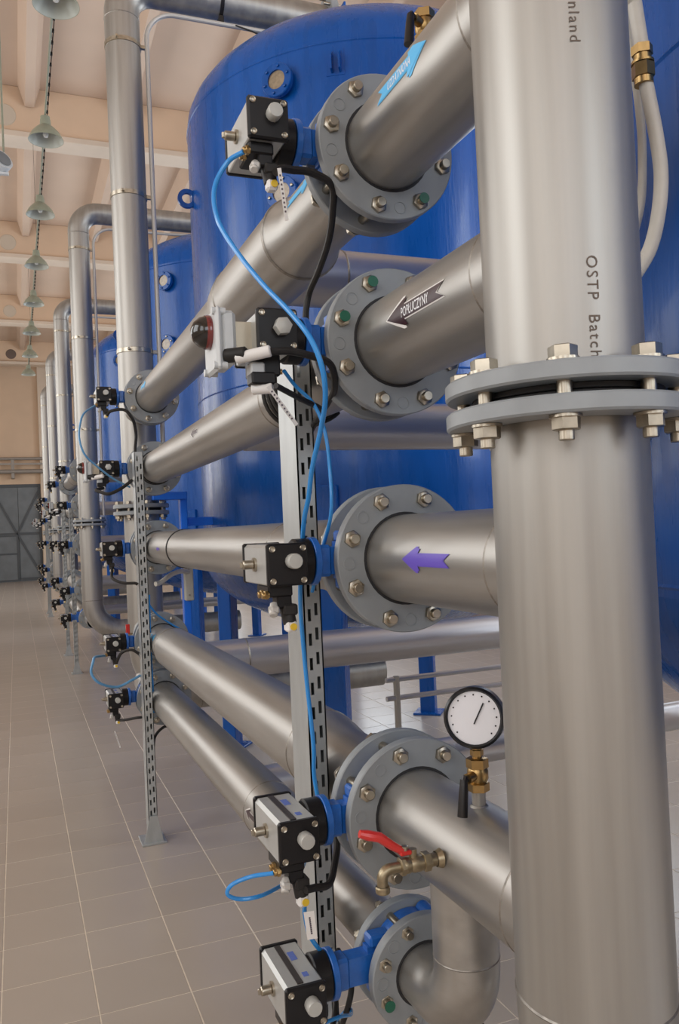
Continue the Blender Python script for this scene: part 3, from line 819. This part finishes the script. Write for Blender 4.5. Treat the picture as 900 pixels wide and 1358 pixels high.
# ------------------------------------------------------------------ tanks
TR, TXC = 1.20, 2.30; ZS, ZC = 4.13, 4.67; ZB0, ZB1 = 1.37, .86
def dome_prof(n=12): return [(TR*math.cos(a*PI/2/n), math.sin(a*PI/2/n)) for a in range(n+1)]
def tank(y, label):
    t = thing('filter_tank', label, 'tank', (TXC, y, 0), 'blue pressure filter tanks'); c = (TXC, y)
    q = MB(); q.lathe([(TR, ZB0), (TR, 1.9), (TR, 2.9), (TR, ZS)], (TXC, y, 0), (0, 0, 1), 96)
    for z in (2.35, ZS-.02, ZB0+.02): q.lathe([(TR-.002, -.008), (TR+.004, 0), (TR-.002, .008)], (TXC, y, z), (0, 0, 1), 96)
    q.build('shell', 'tank_blue', t)
    q = MB(); q.lathe([(r if k < 12 else 0, ZS+s_*(ZC-ZS)) for k, (r, s_) in enumerate(dome_prof())], (TXC, y, 0), (0, 0, 1), 96); q.build('top_dome', 'tank_blue', t)
    q = MB(); q.lathe([(r if k < 12 else 0, ZB0-s_*(ZB0-ZB1)) for k, (r, s_) in enumerate(dome_prof())], (TXC, y, 0), (0, 0, 1), 96); q.build('bottom_dome', 'tank_blue', t)
    def at(az, z, r=TR): return Vector((TXC+r*math.cos(math.radians(az)), y+r*math.sin(math.radians(az)), z))
    for z in (3.95, 3.34):
        p = at(223, z, TR-.03); d = at(223, z)-at(223, z, TR-1)
        q = MB(); q.lathe([(.075, 0), (.075, .055), (.090, .055), (.092, .058), (.092, .080), (.088, .084), (.052, .084), (.052, .070)], p, d, 36)
        sp = q.build('sight_port', 'tank_blue', t)
        q = MB(); q.lathe([(0, .074), (.053, .074)], p, d, 30); q.build('sight_glass', 'sight_glass', sp)
        ax, uu, vv = basis(d)
        for k in range(6):
            a = k*PI/3+.3; b0 = p+ax*.084+uu*(.072*math.cos(a))+vv*(.072*math.sin(a)); q = MB(); q.hexa(b0, b0+ax*.010, .0085)
            q.build('bolt', 'tank_blue' if z > 3.6 else 'bolt_steel', sp)
    for az, z in ((238, 4.0), (178, 3.62), (120, 3.62), (300, 3.95)):     # lifting lugs
        d = (at(az, z)-at(az, z, TR-1)).normalized(); side = Vector((0, 0, 1)).cross(d)
        q = MB(); p = at(az, z, TR-.01)
        if az == 178:
            q.lathe([(.033, -.012), (.058, -.012), (.060, -.010), (.060, .010), (.058, .012), (.033, .012)], p+d*.045, side, 24, closed=True)
            q.box(p+d*.0, (.03, .03, .10), .002)
        else:
            for s_ in (-.022, .022): q.prism([(0, -.06), (.05, -.05), (.05, .02), (.015, .06), (0, .06)], p+side*s_, d, (0, 0, 1), side*.008)
            q.prism([(0, -.07), (.012, -.07), (.012, .07), (0, .07)], p-side*.05, d, (0, 0, 1), side*.10)
        q.build('lifting_lug', 'tank_blue', t)
    for az in (231, 141, 321, 51):        # legs
        q = MB(); p = at(az, 0, TR-.02); d = (at(az, 0)-at(az, 0, TR-1)).normalized(); rot = Matrix.Rotation(math.radians(az), 3, 'Z')
        q.box(p+Vector((0, 0, .88)), (.10, .12, 1.75), .006, rot=rot); l = q.build('leg', 'tank_blue', t)
        q = MB(); q.box(p+Vector((0, 0, .008)), (.20, .22, .016), .002, rot=rot); q.build('foot_plate', 'tank_blue', l)
    q = MB(); q.lathe([(.09, 0), (.09, .08), (.13, .08), (.13, .10)], (TXC, y, ZC-.02), (0, 0, 1), 24)
    for a in (PI*.8, PI*1.25): q.box((TXC+.33*math.cos(a), y+.33*math.sin(a), ZC+.06), (.012, .06, .3), .001)
    q.build('top_nozzle', 'tank_blue', t)
    return t
TY_ = [.95, 4.98, 8.62, 12.3, 16.0, 19.7]
TL = ['blue filter tank at the right edge, mostly behind the near header', 'largest blue filter tank, domed top in full view, behind the near valves',
      'second blue tank back, seen between the left headers with two sight ports', 'third blue tank back, narrow strip between two headers',
      'fourth blue tank back, barely showing behind the headers', 'last blue tank, hidden far down the row']
tk = tank(TY_[0], TL[0])
tanks = [copy_tree(tk, (TXC, y, 0), label=l) for y, l in zip(TY_[1:5], TL[1:5])]
big_tank = tanks[0]

# ------------------------------------------------------------------ pendant lamps
def lamp(y, x, label):
    t = thing('pendant_lamp', label, 'lamp', (x, y, 5.90), 'pendant lamps in a row'); z = 5.90
    q = MB(); q.lathe([(.185, 0), (.182, .012), (.150, .075), (.095, .135), (.060, .165), (.055, .225), (.050, .235), (.05, .26), (.0, .265)], (x, y, z), (0, 0, 1), 32)
    q.build('lamp_shade', 'lamp_enamel', t)
    q = MB(); q.lathe([(.183, .003), (.147, .073), (.092, .131), (.0, .150)], (x, y, z), (0, 0, 1), 32); q.build('shade_lining', 'lamp_inside', t)
    q = MB(); q.lathe([(0, .03), (.022, .038), (.032, .065), (.024, .10), (.016, .14)], (x, y, z), (0, 0, 1), 16); q.build('bulb', 'bulb_glass', t)
    return t
LY = [6.93, 9.35, 11.55, 13.77, 16.03, 18.3, 20.6, 22.9]
od = ['nearest', 'second', 'third', 'fourth', 'fifth', 'sixth', 'seventh', 'farthest']
lp = lamp(LY[0], .455, 'grey-green pendant lamp cut off by the top edge, nearest of the row')
for k in range(1, 8): copy_tree(lp, (.455, LY[k], 5.90), label='grey-green pendant lamp, %s of the row counted from the top edge' % od[k])
def lamp_cable():
    t = thing('lamp_cable', 'dark suspension cable running lengthwise above the row of pendant lamps', 'cable', (.455, 14, 6.17))
    q = MB(); q.tube([(.455, BACK+.02, 6.175), (.455, 23.3, 6.175)], .011, 8); q.build('power_cable', 'lamp_enamel', t)
    q = MB(); q.tube([(.478, BACK+.02, 6.185), (.478, 23.3, 6.185)], .005, 6); q.build('steel_wire', 'black_metal', t)
    q = MB()
    for k in range(106): q.box((.467, 3+k*.19, 6.18), (.034, .035, .022))
    o = q.build('cable_clips', 'black_metal', t); o['kind'] = 'stuff'
    for y in (2, 8, 14, 20):
        q = MB(); q.tube([(.478, y, 6.185), (.478, y, 7.98)], .0025, 6); q.build('hanger_wire', 'black_metal', t)
lamp_cable()
def floodlight():
    t = thing('wall_floodlight', 'small pale round floodlight hanging at the left edge', 'lamp', (.02, 10.2, 6.0))
    q = MB(); q.cyl((.02, 10.25, 6.05), (.02, 10.25, CEIL-.02), .012, n=8); q.build('rod', 'lamp_enamel', t)
    q = MB(); q.lathe([(0, -.16), (.10, -.14), (.13, -.03), (.13, .05), (.0, .06)], (-.02, 10.2, 5.98), (.35, -.5, .25), 24); q.build('housing', 'pale_plastic', t)
    q = MB(); q.lathe([(.10, .062), (0, .066)], (-.02, 10.2, 5.98), (.35, -.5, .25), 24); q.build('lens', 'gate_grey', t)
    q = MB(); q.box((.0, 10.2, 5.84), (.14, .05, .03), .005); q.build('bracket', 'pale_plastic', t)
floodlight()

# ------------------------------------------------------------------ hoses, cables, tubes
R = {
'L1cable':[(0.452, 1.372, 2.166), (0.468, 1.385, 2.180), (0.492, 1.400, 2.187), (0.534, 1.411, 2.192), (0.58, 1.425, 2.179), (0.621, 1.463, 2.144)][:5]+[(0.598, 1.470, 2.150), (0.604, 1.512, 2.107), (0.600, 1.565, 2.062), (0.596, 1.615, 2.031), (0.590, 1.625, 1.995), (0.583, 1.630, 1.931), (0.590, 1.77, 1.90), (0.60, 1.78, 1.831)],
'tube1':[(0.402, 1.400, 2.209), (0.38, 1.43, 2.200), (0.356, 1.439, 2.153), (0.353, 1.41, 2.084), (0.375, 1.37, 2.015), (0.404, 1.317, 1.944), (0.431, 1.264, 1.885), (0.454, 1.234, 1.835), (0.47, 1.229, 1.785), (0.483, 1.257, 1.741), (0.492, 1.308, 1.698), (0.493, 1.362, 1.637), (0.497, 1.40, 1.586), (0.501, 1.448, 1.531), (0.530, 1.57, 1.387), (0.545, 1.60, 1.237), (0.555, 1.60, 1.085), (0.557, 1.61, 1.02), (0.561, 1.60, 0.962)],
'tube2':[(0.463, 1.408, 1.818), (0.494, 1.435, 1.795), (0.526, 1.433, 1.763), (0.544, 1.427, 1.713), (0.551, 1.426, 1.642), (0.55, 1.427, 1.557), (0.556, 1.500, 1.486), (0.553, 1.56, 1.401)],
'L4loop':[(0.402, 1.402, 0.924), (0.368, 1.43, 0.914), (0.335, 1.439, 0.903), (0.327, 1.443, 0.886), (0.349, 1.445, 0.872), (0.389, 1.451, 0.867), (0.444, 1.505, 0.853), (0.497, 1.56, 0.843), (0.535, 1.631, 0.832)],
'L5tube':[(0.459, 1.41, 0.855), (0.465, 1.43, 0.825), (0.482, 1.459, 0.772), (0.505, 1.472, 0.734), (0.535, 1.526, 0.692), (.556, 1.60, .66)],
'L5tubeb':[(0.50, 1.45, 0.61), (0.542, 1.471, 0.6), (0.575, 1.506, 0.576), (0.59, 1.553, 0.559), (.585, 1.62, .50)],
'L4cable':[(0.455, 1.39, 0.888), (0.475, 1.40, 0.884), (0.511, 1.42, 0.876), (0.545, 1.478, 0.885), (0.575, 1.54, 0.895), (0.59, 1.60, 0.906), (0.592, 1.63, 0.923)],
'L5cableA':[(0.480, 1.42, 0.572), (0.545, 1.52, 0.567), (0.58, 1.60, 0.586), (0.592, 1.633, 0.598), (0.61, 1.78, 0.603), (0.60, 1.80, 0.597)],
'L5cableB':[(0.600, 1.63, 0.638), (0.597, 1.585, 0.629), (0.594, 1.545, 0.613), (0.58, 1.53, 0.58), (0.565, 1.55, 0.52), (.57, 1.6, .46)],
'floorcable':[(0.770, 1.43, 0.665), (0.789, 1.44, 0.615), (0.852, 1.511, 0.518), (0.918, 1.594, 0.399), (.98, 1.70, .2), (1.03, 1.8, .012)],
'L2cab1':[(0.425, 1.365, 1.842), (0.461, 1.368, 1.845), (0.499, 1.372, 1.840), (0.545, 1.385, 1.828), (0.578, 1.45, 1.80), (0.597, 1.53, 1.787), (0.598, 1.606, 1.758), (0.606, 1.69, 1.729), (.607, 1.72, 1.65)],
'L2cab2':[(0.432, 1.362, 1.782), (0.493, 1.41, 1.768), (0.55, 1.46, 1.758), (0.58, 1.54, 1.760), (.6, 1.63, 1.755)],
'B1cable':[(0.455, 4.345, 2.152), (0.475, 4.32, 2.177), (0.538, 4.30, 2.182), (0.574, 4.30, 2.145), (0.592, 4.32, 2.11), (0.600, 4.34, 2.05), (0.587, 4.30, 1.97), (0.587, 4.27, 1.90)],
'B1tube':[(0.400, 4.345, 2.209), (0.342, 4.25, 2.159), (0.318, 4.207, 2.113), (0.304, 4.174, 2.025), (0.325, 4.168, 1.942), (0.383, 4.20, 1.885), (.47, 4.24, 1.82), (.55, 4.27, 1.78)],
'B2cable':[(0.42, 4.30, 1.78), (0.38, 4.25, 1.768), (0.40, 4.212, 1.755), (0.437, 4.181, 1.744), (0.497, 4.19, 1.77), (0.555, 4.22, 1.812)],
'B3cable':[(0.452, 4.34, 1.36), (0.446, 4.28, 1.32), (0.491, 4.222, 1.296), (0.546, 4.20, 1.292), (.558, 4.2, 1.285)],
'B4tube':[(0.400, 4.345, 0.924), (0.345, 4.25, 0.935), (0.331, 4.205, 0.92), (0.319, 4.191, 0.866), (0.355, 4.178, 0.816), (0.439, 4.199, 0.784), (0.516, 4.21, 0.809), (0.558, 4.24, 0.821)],
'B4cable':[(0.457, 4.34, 0.885), (0.475, 4.27, 0.94), (0.518, 4.228, 0.957), (0.556, 4.22, 0.934)],
'B5cable':[(0.455, 4.34, 0.59), (0.480, 4.28, 0.599), (0.527, 4.221, 0.615), (0.557, 4.22, 0.615)],
'Bdrop':[(0.613, 4.30, 0.894), (0.617, 4.30, 0.774), (0.616, 4.30, 0.575), (0.615, 4.29, 0.416), (0.612, 4.28, 0.30)],
'Bdrop2':[(0.620, 4.31, 0.43), (0.635, 4.32, 0.490), (0.686, 4.33, 0.528), (0.741, 4.34, 0.519)],
'Btube2':[(0.628, 4.30, 1.222), (0.626, 4.305, 1.052), (0.626, 4.30, 0.854), (0.630, 4.30, 0.614)],
'Btube3':[(0.620, 4.325, 1.185), (0.664, 4.325, 1.121), (0.726, 4.335, 1.069), (0.789, 4.345, 1.026)],
'hose1':[(0.975, 1.094, 3.2), (0.993, 1.094, 2.49), (1.001, 1.092, 2.412), (1.011, 1.09, 2.32), (1.019, 1.088, 2.216), (1.021, 1.089, 2.152), (1.017, 1.092, 2.074), (1.006, 1.097, 2.023), (0.989, 1.105, 1.972)],
'hose2':[(0.955, 1.05, 3.2), (0.973, 1.048, 2.455), (0.981, 1.047, 2.379), (0.99, 1.045, 2.296), (0.99, 1.045, 2.266), (0.996, 1.044, 2.229), (1.007, 1.041, 2.153), (1.012, 1.04, 2.091), (1.006, 1.043, 2.028), (0.991, 1.051, 1.967), (0.96, 1.06, 1.918), (.93, 1.06, 1.88), (.90, 1.05, 1.85)],
}
def line(key, r, m, name, label, cat, group=None, n=10):
    q = MB(); q.tube(catmull(R[key], 7), r, n); o = q.build(name, m, origin=R[key][0]); return tag(o, label, cat, group)
CG, TG = 'black signal cables', 'blue air tubes'
line('L1cable', .0072, 'black_rubber', 'signal_cable', 'black cable arching from the topmost near actuator down behind the flange', 'cable', CG)
line('L2cab1', .0068, 'black_rubber', 'signal_cable', 'black cable under the domed switch box curving round the flange', 'cable', CG)
line('L2cab2', .0055, 'black_rubber', 'signal_cable', 'straight black cable crossing the nearest post below the switch box', 'cable', CG)
line('L4cable', .0068, 'black_rubber', 'signal_cable', 'black cable rising behind the neck left of the red tap', 'cable', CG)
line('L5cableA', .006, 'black_rubber', 'signal_cable', 'black cable curving out behind the lowest near valve', 'cable', CG)
line('L5cableB', .006, 'black_rubber', 'signal_cable', 'black cable hanging below the lowest near blue neck', 'cable', CG)
line('floorcable', .007, 'black_rubber', 'signal_cable', 'black cable dropping to the floor beneath the lowest elbow', 'cable', CG)
line('tube1', .0046, 'tube_blue', 'air_tube', 'bright blue air tube sweeping down from the topmost near actuator', 'tube', TG)
line('tube2', .0036, 'tube_blue', 'air_tube', 'thin blue air tube hanging from the black block under the switch box', 'tube', TG)
line('L4loop', .0038, 'tube_blue', 'air_tube', 'blue air tube looping out left of the striped actuator', 'tube', TG)
line('L5tube', .0042, 'tube_blue', 'air_tube', 'blue air tube running down to the lowest striped actuator', 'tube', TG)
line('L5tubeb', .0036, 'tube_blue', 'air_tube', 'short blue air tube right of the bottom actuator', 'tube', TG)
line('B1cable', .0080, 'black_rubber', 'signal_cable', 'black cable arching from the topmost actuator of the second bank', 'cable', CG)
line('B2cable', .0085, 'black_rubber', 'signal_cable', 'black cable sagging under the second bank switch box', 'cable', CG)
line('B3cable', .0075, 'black_rubber', 'signal_cable', 'black cable sagging below the middle actuator of the second bank', 'cable', CG)
line('B4cable', .0075, 'black_rubber', 'signal_cable', 'black cable above the pale blue loop near the floor', 'cable', CG)
line('B5cable', .0070, 'black_rubber', 'signal_cable', 'short black cable from the lowest actuator of the second bank', 'cable', CG)
line('Bdrop', .0085, 'black_rubber', 'signal_cable', 'black cable dropping straight down beside the slotted post at left', 'cable', CG)
line('Bdrop2', .0075, 'black_rubber', 'signal_cable', 'black cable curling right from the slotted post at left', 'cable', CG)
line('B1tube', .0050, 'tube_pale_blue', 'air_tube', 'pale blue air tube bowing left from the top of the second bank', 'tube', TG)
line('B4tube', .0065, 'tube_pale_blue', 'air_tube', 'pale blue air tube in a wide loop above the tiles', 'tube', TG)
line('Btube2', .0060, 'tube_blue', 'air_tube', 'blue air tube running down beside the slotted post at left', 'tube', TG)
line('Btube3', .0050, 'tube_blue', 'air_tube', 'blue air tube curving right to the wide low run pipe', 'tube', TG)
# cable coils wrapped round the second run pipe behind the near post
for k, yy in enumerate((1.90, 1.935, 1.965, 2.0)):
    q = MB(); rr = .093; pts = arc((X0, yy, ZL[1]), (0, 0, 1), (-1, .12, 0), rr, -.2, PI*1.25, 26)
    q.tube(pts, .0055, 8); o = q.build('signal_cable', 'black_rubber', origin=pts[0])
    tag(o, 'black cable turn round the second run pipe, %s of four from the camera' % ['first', 'second', 'third', 'last'][k], 'cable', 'cable turns round the second run pipe')
# white hoses
t = thing('water_hose', 'cream hose with a brass coupling, bowing out right of the near header', 'hose', R['hose2'][0])
q = MB(); q.tube(catmull(R['hose2'], 8), .0118, 16); q.build('hose', 'hose_white', t)
c = Vector((.990, 1.045, 2.272)); d = Vector((.01, 0, -1)).normalized()
q = MB(); q.hexa(c-d*.030, c-d*.014, .0175); q.cyl(c-d*.014, c-d*.004, .0145, n=18); q.cyl(c-d*.004, c, .0185, n=18); q.hexa(c+d*.001, c+d*.024, .0185, phase=.4); q.cyl(c+d*.024, c+d*.034, .0155, n=18)
q.build('coupling', 'brass', t)
line('hose1', .0075, 'hose_white', 'water_hose', 'thin cream hose tight against the right side of the near header', 'hose', n=14)
# conduits beside the tall headers, following the elbow to the tank
for i in (1, 2, 3):
    y = YH[i]-.035; q = MB(); x = X0+HR+.034
    pts = [Vector((x, y, 1.75)), Vector((x, y, 3.0)), Vector((x, y, 4.51))]+arc((x+.18, y, 4.51), (-1, 0, 0), (0, 0, 1), .18, 0, PI/2, 10)[1:]+[Vector((1.6, y-.01, 4.69)), Vector((2.0, y-.01, 4.71))]
    q.tube(pts, .014, 10); o = q.build('conduit', 'conduit_grey', origin=pts[0])
    tag(o, 'thin pale conduit clamped along the %s tall header pipe' % ['', 'nearest', 'middle', 'farthest'][i], 'conduit', 'conduits on the headers')
q = MB(); q.tube(catmull([(1.38, 4.86, 4.68), (1.52, 4.83, 4.63), (1.68, 4.80, 4.54), (1.80, 4.76, 4.45)], 5), .005, 8)
tag(q.build('signal_cable', 'black_rubber', origin=(1.38, 4.86, 4.68)), 'thin dark cable from the overhead pipe clamp onto the big tank dome', 'cable', CG)
t_ = heads[1]
q = MB(); q.lathe([(HR, -.012), (HR+.004, -.011), (HR+.004, .011), (HR, .012)], (1.30, YH[1], ZTOP), (1, 0, 0), 40); q.box((1.30, YH[1]-.03, ZTOP-HR-.03), (.03, .03, .06), .003)
q.build('clamp_band', 'black_metal', t_)

# ------------------------------------------------------------------ cable tags
def cable_tag(p0, p1, w, label, text):
    p0, p1 = Vector(p0), Vector(p1); d = (p1-p0); L = d.length; d.normalize(); toc = Vector((-.3, -.9, 0)).normalized()
    s_ = d.cross(toc).normalized(); nrm = s_.cross(d)
    if nrm.dot(toc) < 0: nrm = -nrm
    q = MB(); q.prism([(0, -w/2), (L, -w/2), (L, w/2), (0, w/2)], p0, d, s_, nrm*.0008); q.slot(1)
    if text:
        def fn(x, y): return p0+d*(.006+x)+s_*(-(y-w*.32))*-1*(-1)+nrm*.0013
        vs, fs = text_mesh(text, w*.75, fn); q.add(vs, fs)
    else:
        random.seed(3)
        for k in range(9): q.box(p0+d*(.012+k*(L-.02)/9)+nrm*.001, (.0028, .0012, .0028))
    o = q.build('cable_tag', ['white_tag', 'tag_ink'], origin=p0); return tag(o, label, 'tag', 'cable tags')
cable_tag((0.452, 1.352, 2.165), (0.470, 1.375, 2.082), .0070, 'white lettered tag strip hanging from the topmost near actuator', '')
cable_tag((0.412, 1.345, 1.778), (0.470, 1.370, 1.714), .0070, 'white lettered tag strip slanting down below the domed switch box', '')
cable_tag((0.447, 1.352, 0.868), (0.455, 1.362, 0.815), .018, 'white square tag hanging from the connector beside the nearest post', '')
cable_tag((0.430, 4.30, .545), (.455, 4.31, .455), .006, 'thin tag strip hanging under the lowest actuator of the second bank', '')

# ------------------------------------------------------------------ sampling valves, gauge and drain tap
def sample_valve(z_top, y, label):
    t = thing('ball_valve', label, 'valve', (X0, y, z_top), 'brass sampling valves'); x = X0
    q = MB(); q.cyl((x, y, z_top-.004), (x, y, z_top+.028), .0115, n=20); q.lathe([(.0115, 0), (.017, .001), (.0125, .006)], (x, y, z_top-.003), (0, 0, 1), 20); q.build('nipple', 'steel_vertical', t)
    q = MB(); q.hexa((x, y, z_top+.026), (x, y, z_top+.040), .0185); q.lathe([(.014, .040), (.0175, .046), (.0175, .060), (.014, .066)], (x, y, z_top), (0, 0, 1), 20); q.hexa((x, y, z_top+.064), (x, y, z_top+.080), .0185)
    q.cyl((x, y, z_top+.053), (x-.030, y-.016, z_top+.053), .0085, n=14)
    q.build('body', 'brass', t)
    q = MB(); h = Vector((x-.030, y-.016, z_top+.053))
    q.tube([h, h+Vector((-.006, -.003, .004)), h+Vector((-.010, -.006, -.006))], .0055, 8)
    q.tube([h+Vector((-.008, -.004, .002)), h+Vector((-.011, -.007, -.015)), h+Vector((-.017, -.010, -.055))], [.006, .0075, .0085], 12)
    q.build('lever', 'black_metal', t)
    return t
sample_valve(ZL[3]+.083, 1.185, 'brass sampling valve with black lever on the thick low stub')
sample_valve(ZL[0]+.083, 1.245, 'brass sampling valve with black lever at the top edge')
def gauge(y, z, label):
    t = thing('pressure_gauge', label, 'gauge', (X0, y, z), 'pressure gauges'); c = Vector((X0, y, z+.055+.012)); d = Vector((-.62, -.75, .12)).normalized()
    q = MB(); q.cyl((X0, y, z), (X0, y, z+.016), .008, n=14); q.hexa((X0, y, z+.004), (X0, y, z+.014), .011); q.build('stem', 'brass', t)
    q = MB(); q.lathe([(0, -.016), (.046, -.016), (.050, -.012), (.050, .014), (.046, .018), (.043, .014)], c, d, 40); q.build('case', 'gauge_glass_rim', t)
    q = MB(); q.lathe([(0, .012), (.0435, .012)], c, d, 40); f = q.build('dial', 'gauge_face', t)
    q = MB(); ax, uu, vv = basis(d)
    for k in range(-6, 7):
        a = PI/2+k*.38; p = c+ax*.0125+uu*(.037*math.cos(a))+vv*(.037*math.sin(a)); q.box(p, (.0022, .001, .0022))
    q.tube([c+ax*.0135-vv*.010, c+ax*.0135+vv*.024+uu*.016], .0011, 6); q.build('needle', 'black_plastic', t)
    return t
gauge(1.185, ZL[3]+.083+.080, 'round black rimmed pressure gauge above the low sampling valve')
def drain_tap():
    y, z = 1.17, .994; xs = X0-.083
    t = thing('drain_tap', 'small brass drain tap with a red lever on the thick low stub', 'tap', (xs, y, z))
    q = MB(); q.cyl((xs+.006, y, z), (xs-.024, y, z), .0105, n=20); q.lathe([(.0105, 0), (.0155, .003), (.012, .012)], (xs+.002, y, z), (-1, 0, 0), 20); q.build('nipple', 'old_brass', t)
    q = MB(); q.hexa((xs-.022, y, z), (xs-.034, y, z), .0155)
    q.lathe([(.012, 0), (.0135, .006), (.0135, .016), (.0115, .022), (.013, .026), (.013, .034), (.010, .040)], (xs-.034, y, z), (-1, 0, 0), 20)
    q.hexa((xs-.066, y, z), (xs-.074, y, z), .0145); q.cyl((xs-.05, y, z+.004), (xs-.05, y, z+.024), .0065, n=12)
    q.build('body', 'old_brass', t)
    q = MB(); xe = xs-.084
    q.tube([(xs-.072, y, z), (xe-.006, y, z)]+arc((xe-.006, y, z-.014), (0, 0, 1), (-1, 0, 0), .014, 0, PI/2, 6)[1:]+[(xe-.020, y, z-.030)], .0088, 14)
    q.lathe([(.010, 0), (.0115, .002), (.0115, .009), (.010, .011)], (xe-.020, y, z-.024), (0, 0, -1), 18); q.build('spout', 'old_brass', t)
    q = MB(); p = Vector((xs-.064, y, z+.020))
    q.box(p+Vector((0, 0, .001)), (.020, .016, .007), .002)
    q.tube([p+Vector((-.004, 0, .004)), p+Vector((-.020, .002, .014)), p+Vector((-.040, .004, .030)), p+Vector((-.060, .006, .036)), p+Vector((-.072, .007, .040))], [.006, .007, .008, .008, .006], 10)
    q.build('lever', 'red_paint', t)
    q = MB(); q.hexa(p+Vector((0, 0, .004)), p+Vector((0, 0, .011)), .0065); q.build('nut', 'bolt_steel', t)
drain_tap()
# second, distant tap with a red lever beside the second header foot
def far_tap():
    t = thing('drain_tap', 'tiny tap with red lever above the second bank actuator near the floor', 'tap', (.60, 4.50, 1.04))
    q = MB(); q.cyl((.63, 4.62, .985), (.555, 4.62, .985), .012, n=12); q.cyl((.56, 4.62, .985), (.56, 4.62, .955), .010, n=12); q.build('body', 'old_brass', t)
    q = MB(); q.box((.553, 4.62, 1.018), (.022, .012, .055), .003); q.build('lever', 'red_paint', t)
far_tap()
big_tank['_o'] = (TXC, TY_[1], 0)
q = MB(); q.box((.925, 4.84, 1.33), (.042, .06, .86), .004); fr_ = q.build('service_frame', 'frame_blue', big_tank); fr_['label'] = 'bright blue angle frame bracket'
q = MB(); q.box((.845, 4.84, 1.755), (.20, .10, .045), .004); q.build('top_plate', 'frame_blue', fr_)
for z in (1.60, 1.45):
    q = MB(); q.box((1.03, 4.88, z), (.20, .03, .05), .003); q.build('tie_bar', 'frame_blue', fr_)
# white sampling pipe and cream box on the blue frame of the big tank
def box_and_pipe():
    t = thing('junction_box', 'narrow cream box fixed to the bright blue angle frame, left of centre', 'box', (.92, 4.78, 1.25))
    q = MB(); q.box((.930, 4.785, 1.245), (.05, .05, .215), .005); q.build('case', 'box_cream', t)
    for z in (1.32, 1.17):
        q = MB(); q.cyl((.928, 4.762, z), (.928, 4.757, z), .006, n=10); q.build('screw', 'bolt_steel', t)
    q = MB(); q.tube(catmull([(.690, 4.47, 1.265), (.72, 4.49, 1.27), (.78, 4.52, 1.305), (.83, 4.55, 1.32), (.88, 4.68, 1.315), (.928, 4.77, 1.305)], 5), .013, 12)
    tag(q.build('sampling_pipe', 'hose_white', origin=(.69, 4.47, 1.265)), 'short bent white pipe leading to the cream box', 'pipe')
box_and_pipe()
# thin twin rails low behind the near header
t = thing('pipe_rail', 'two thin parallel steel rails low behind the near header', 'rail', (2.0, 3.35, .70))
for z in (.862, .782):
    q = MB(); q.tube([(1.45, 3.2, z), (3.3, 3.2, z)], .011, 10); q.build('rail', 'steel_crosswise', t)
for x in (1.5, 3.25):
    q = MB(); q.tube([(x, 3.2, 0), (x, 3.2, .875)], .014, 10); q.build('leg', 'steel_vertical', t)

# ------------------------------------------------------------------ tidy helper properties
for o in bpy.data.objects:
    if '_o' in o: del o['_o']
bpy.context.view_layer.update()
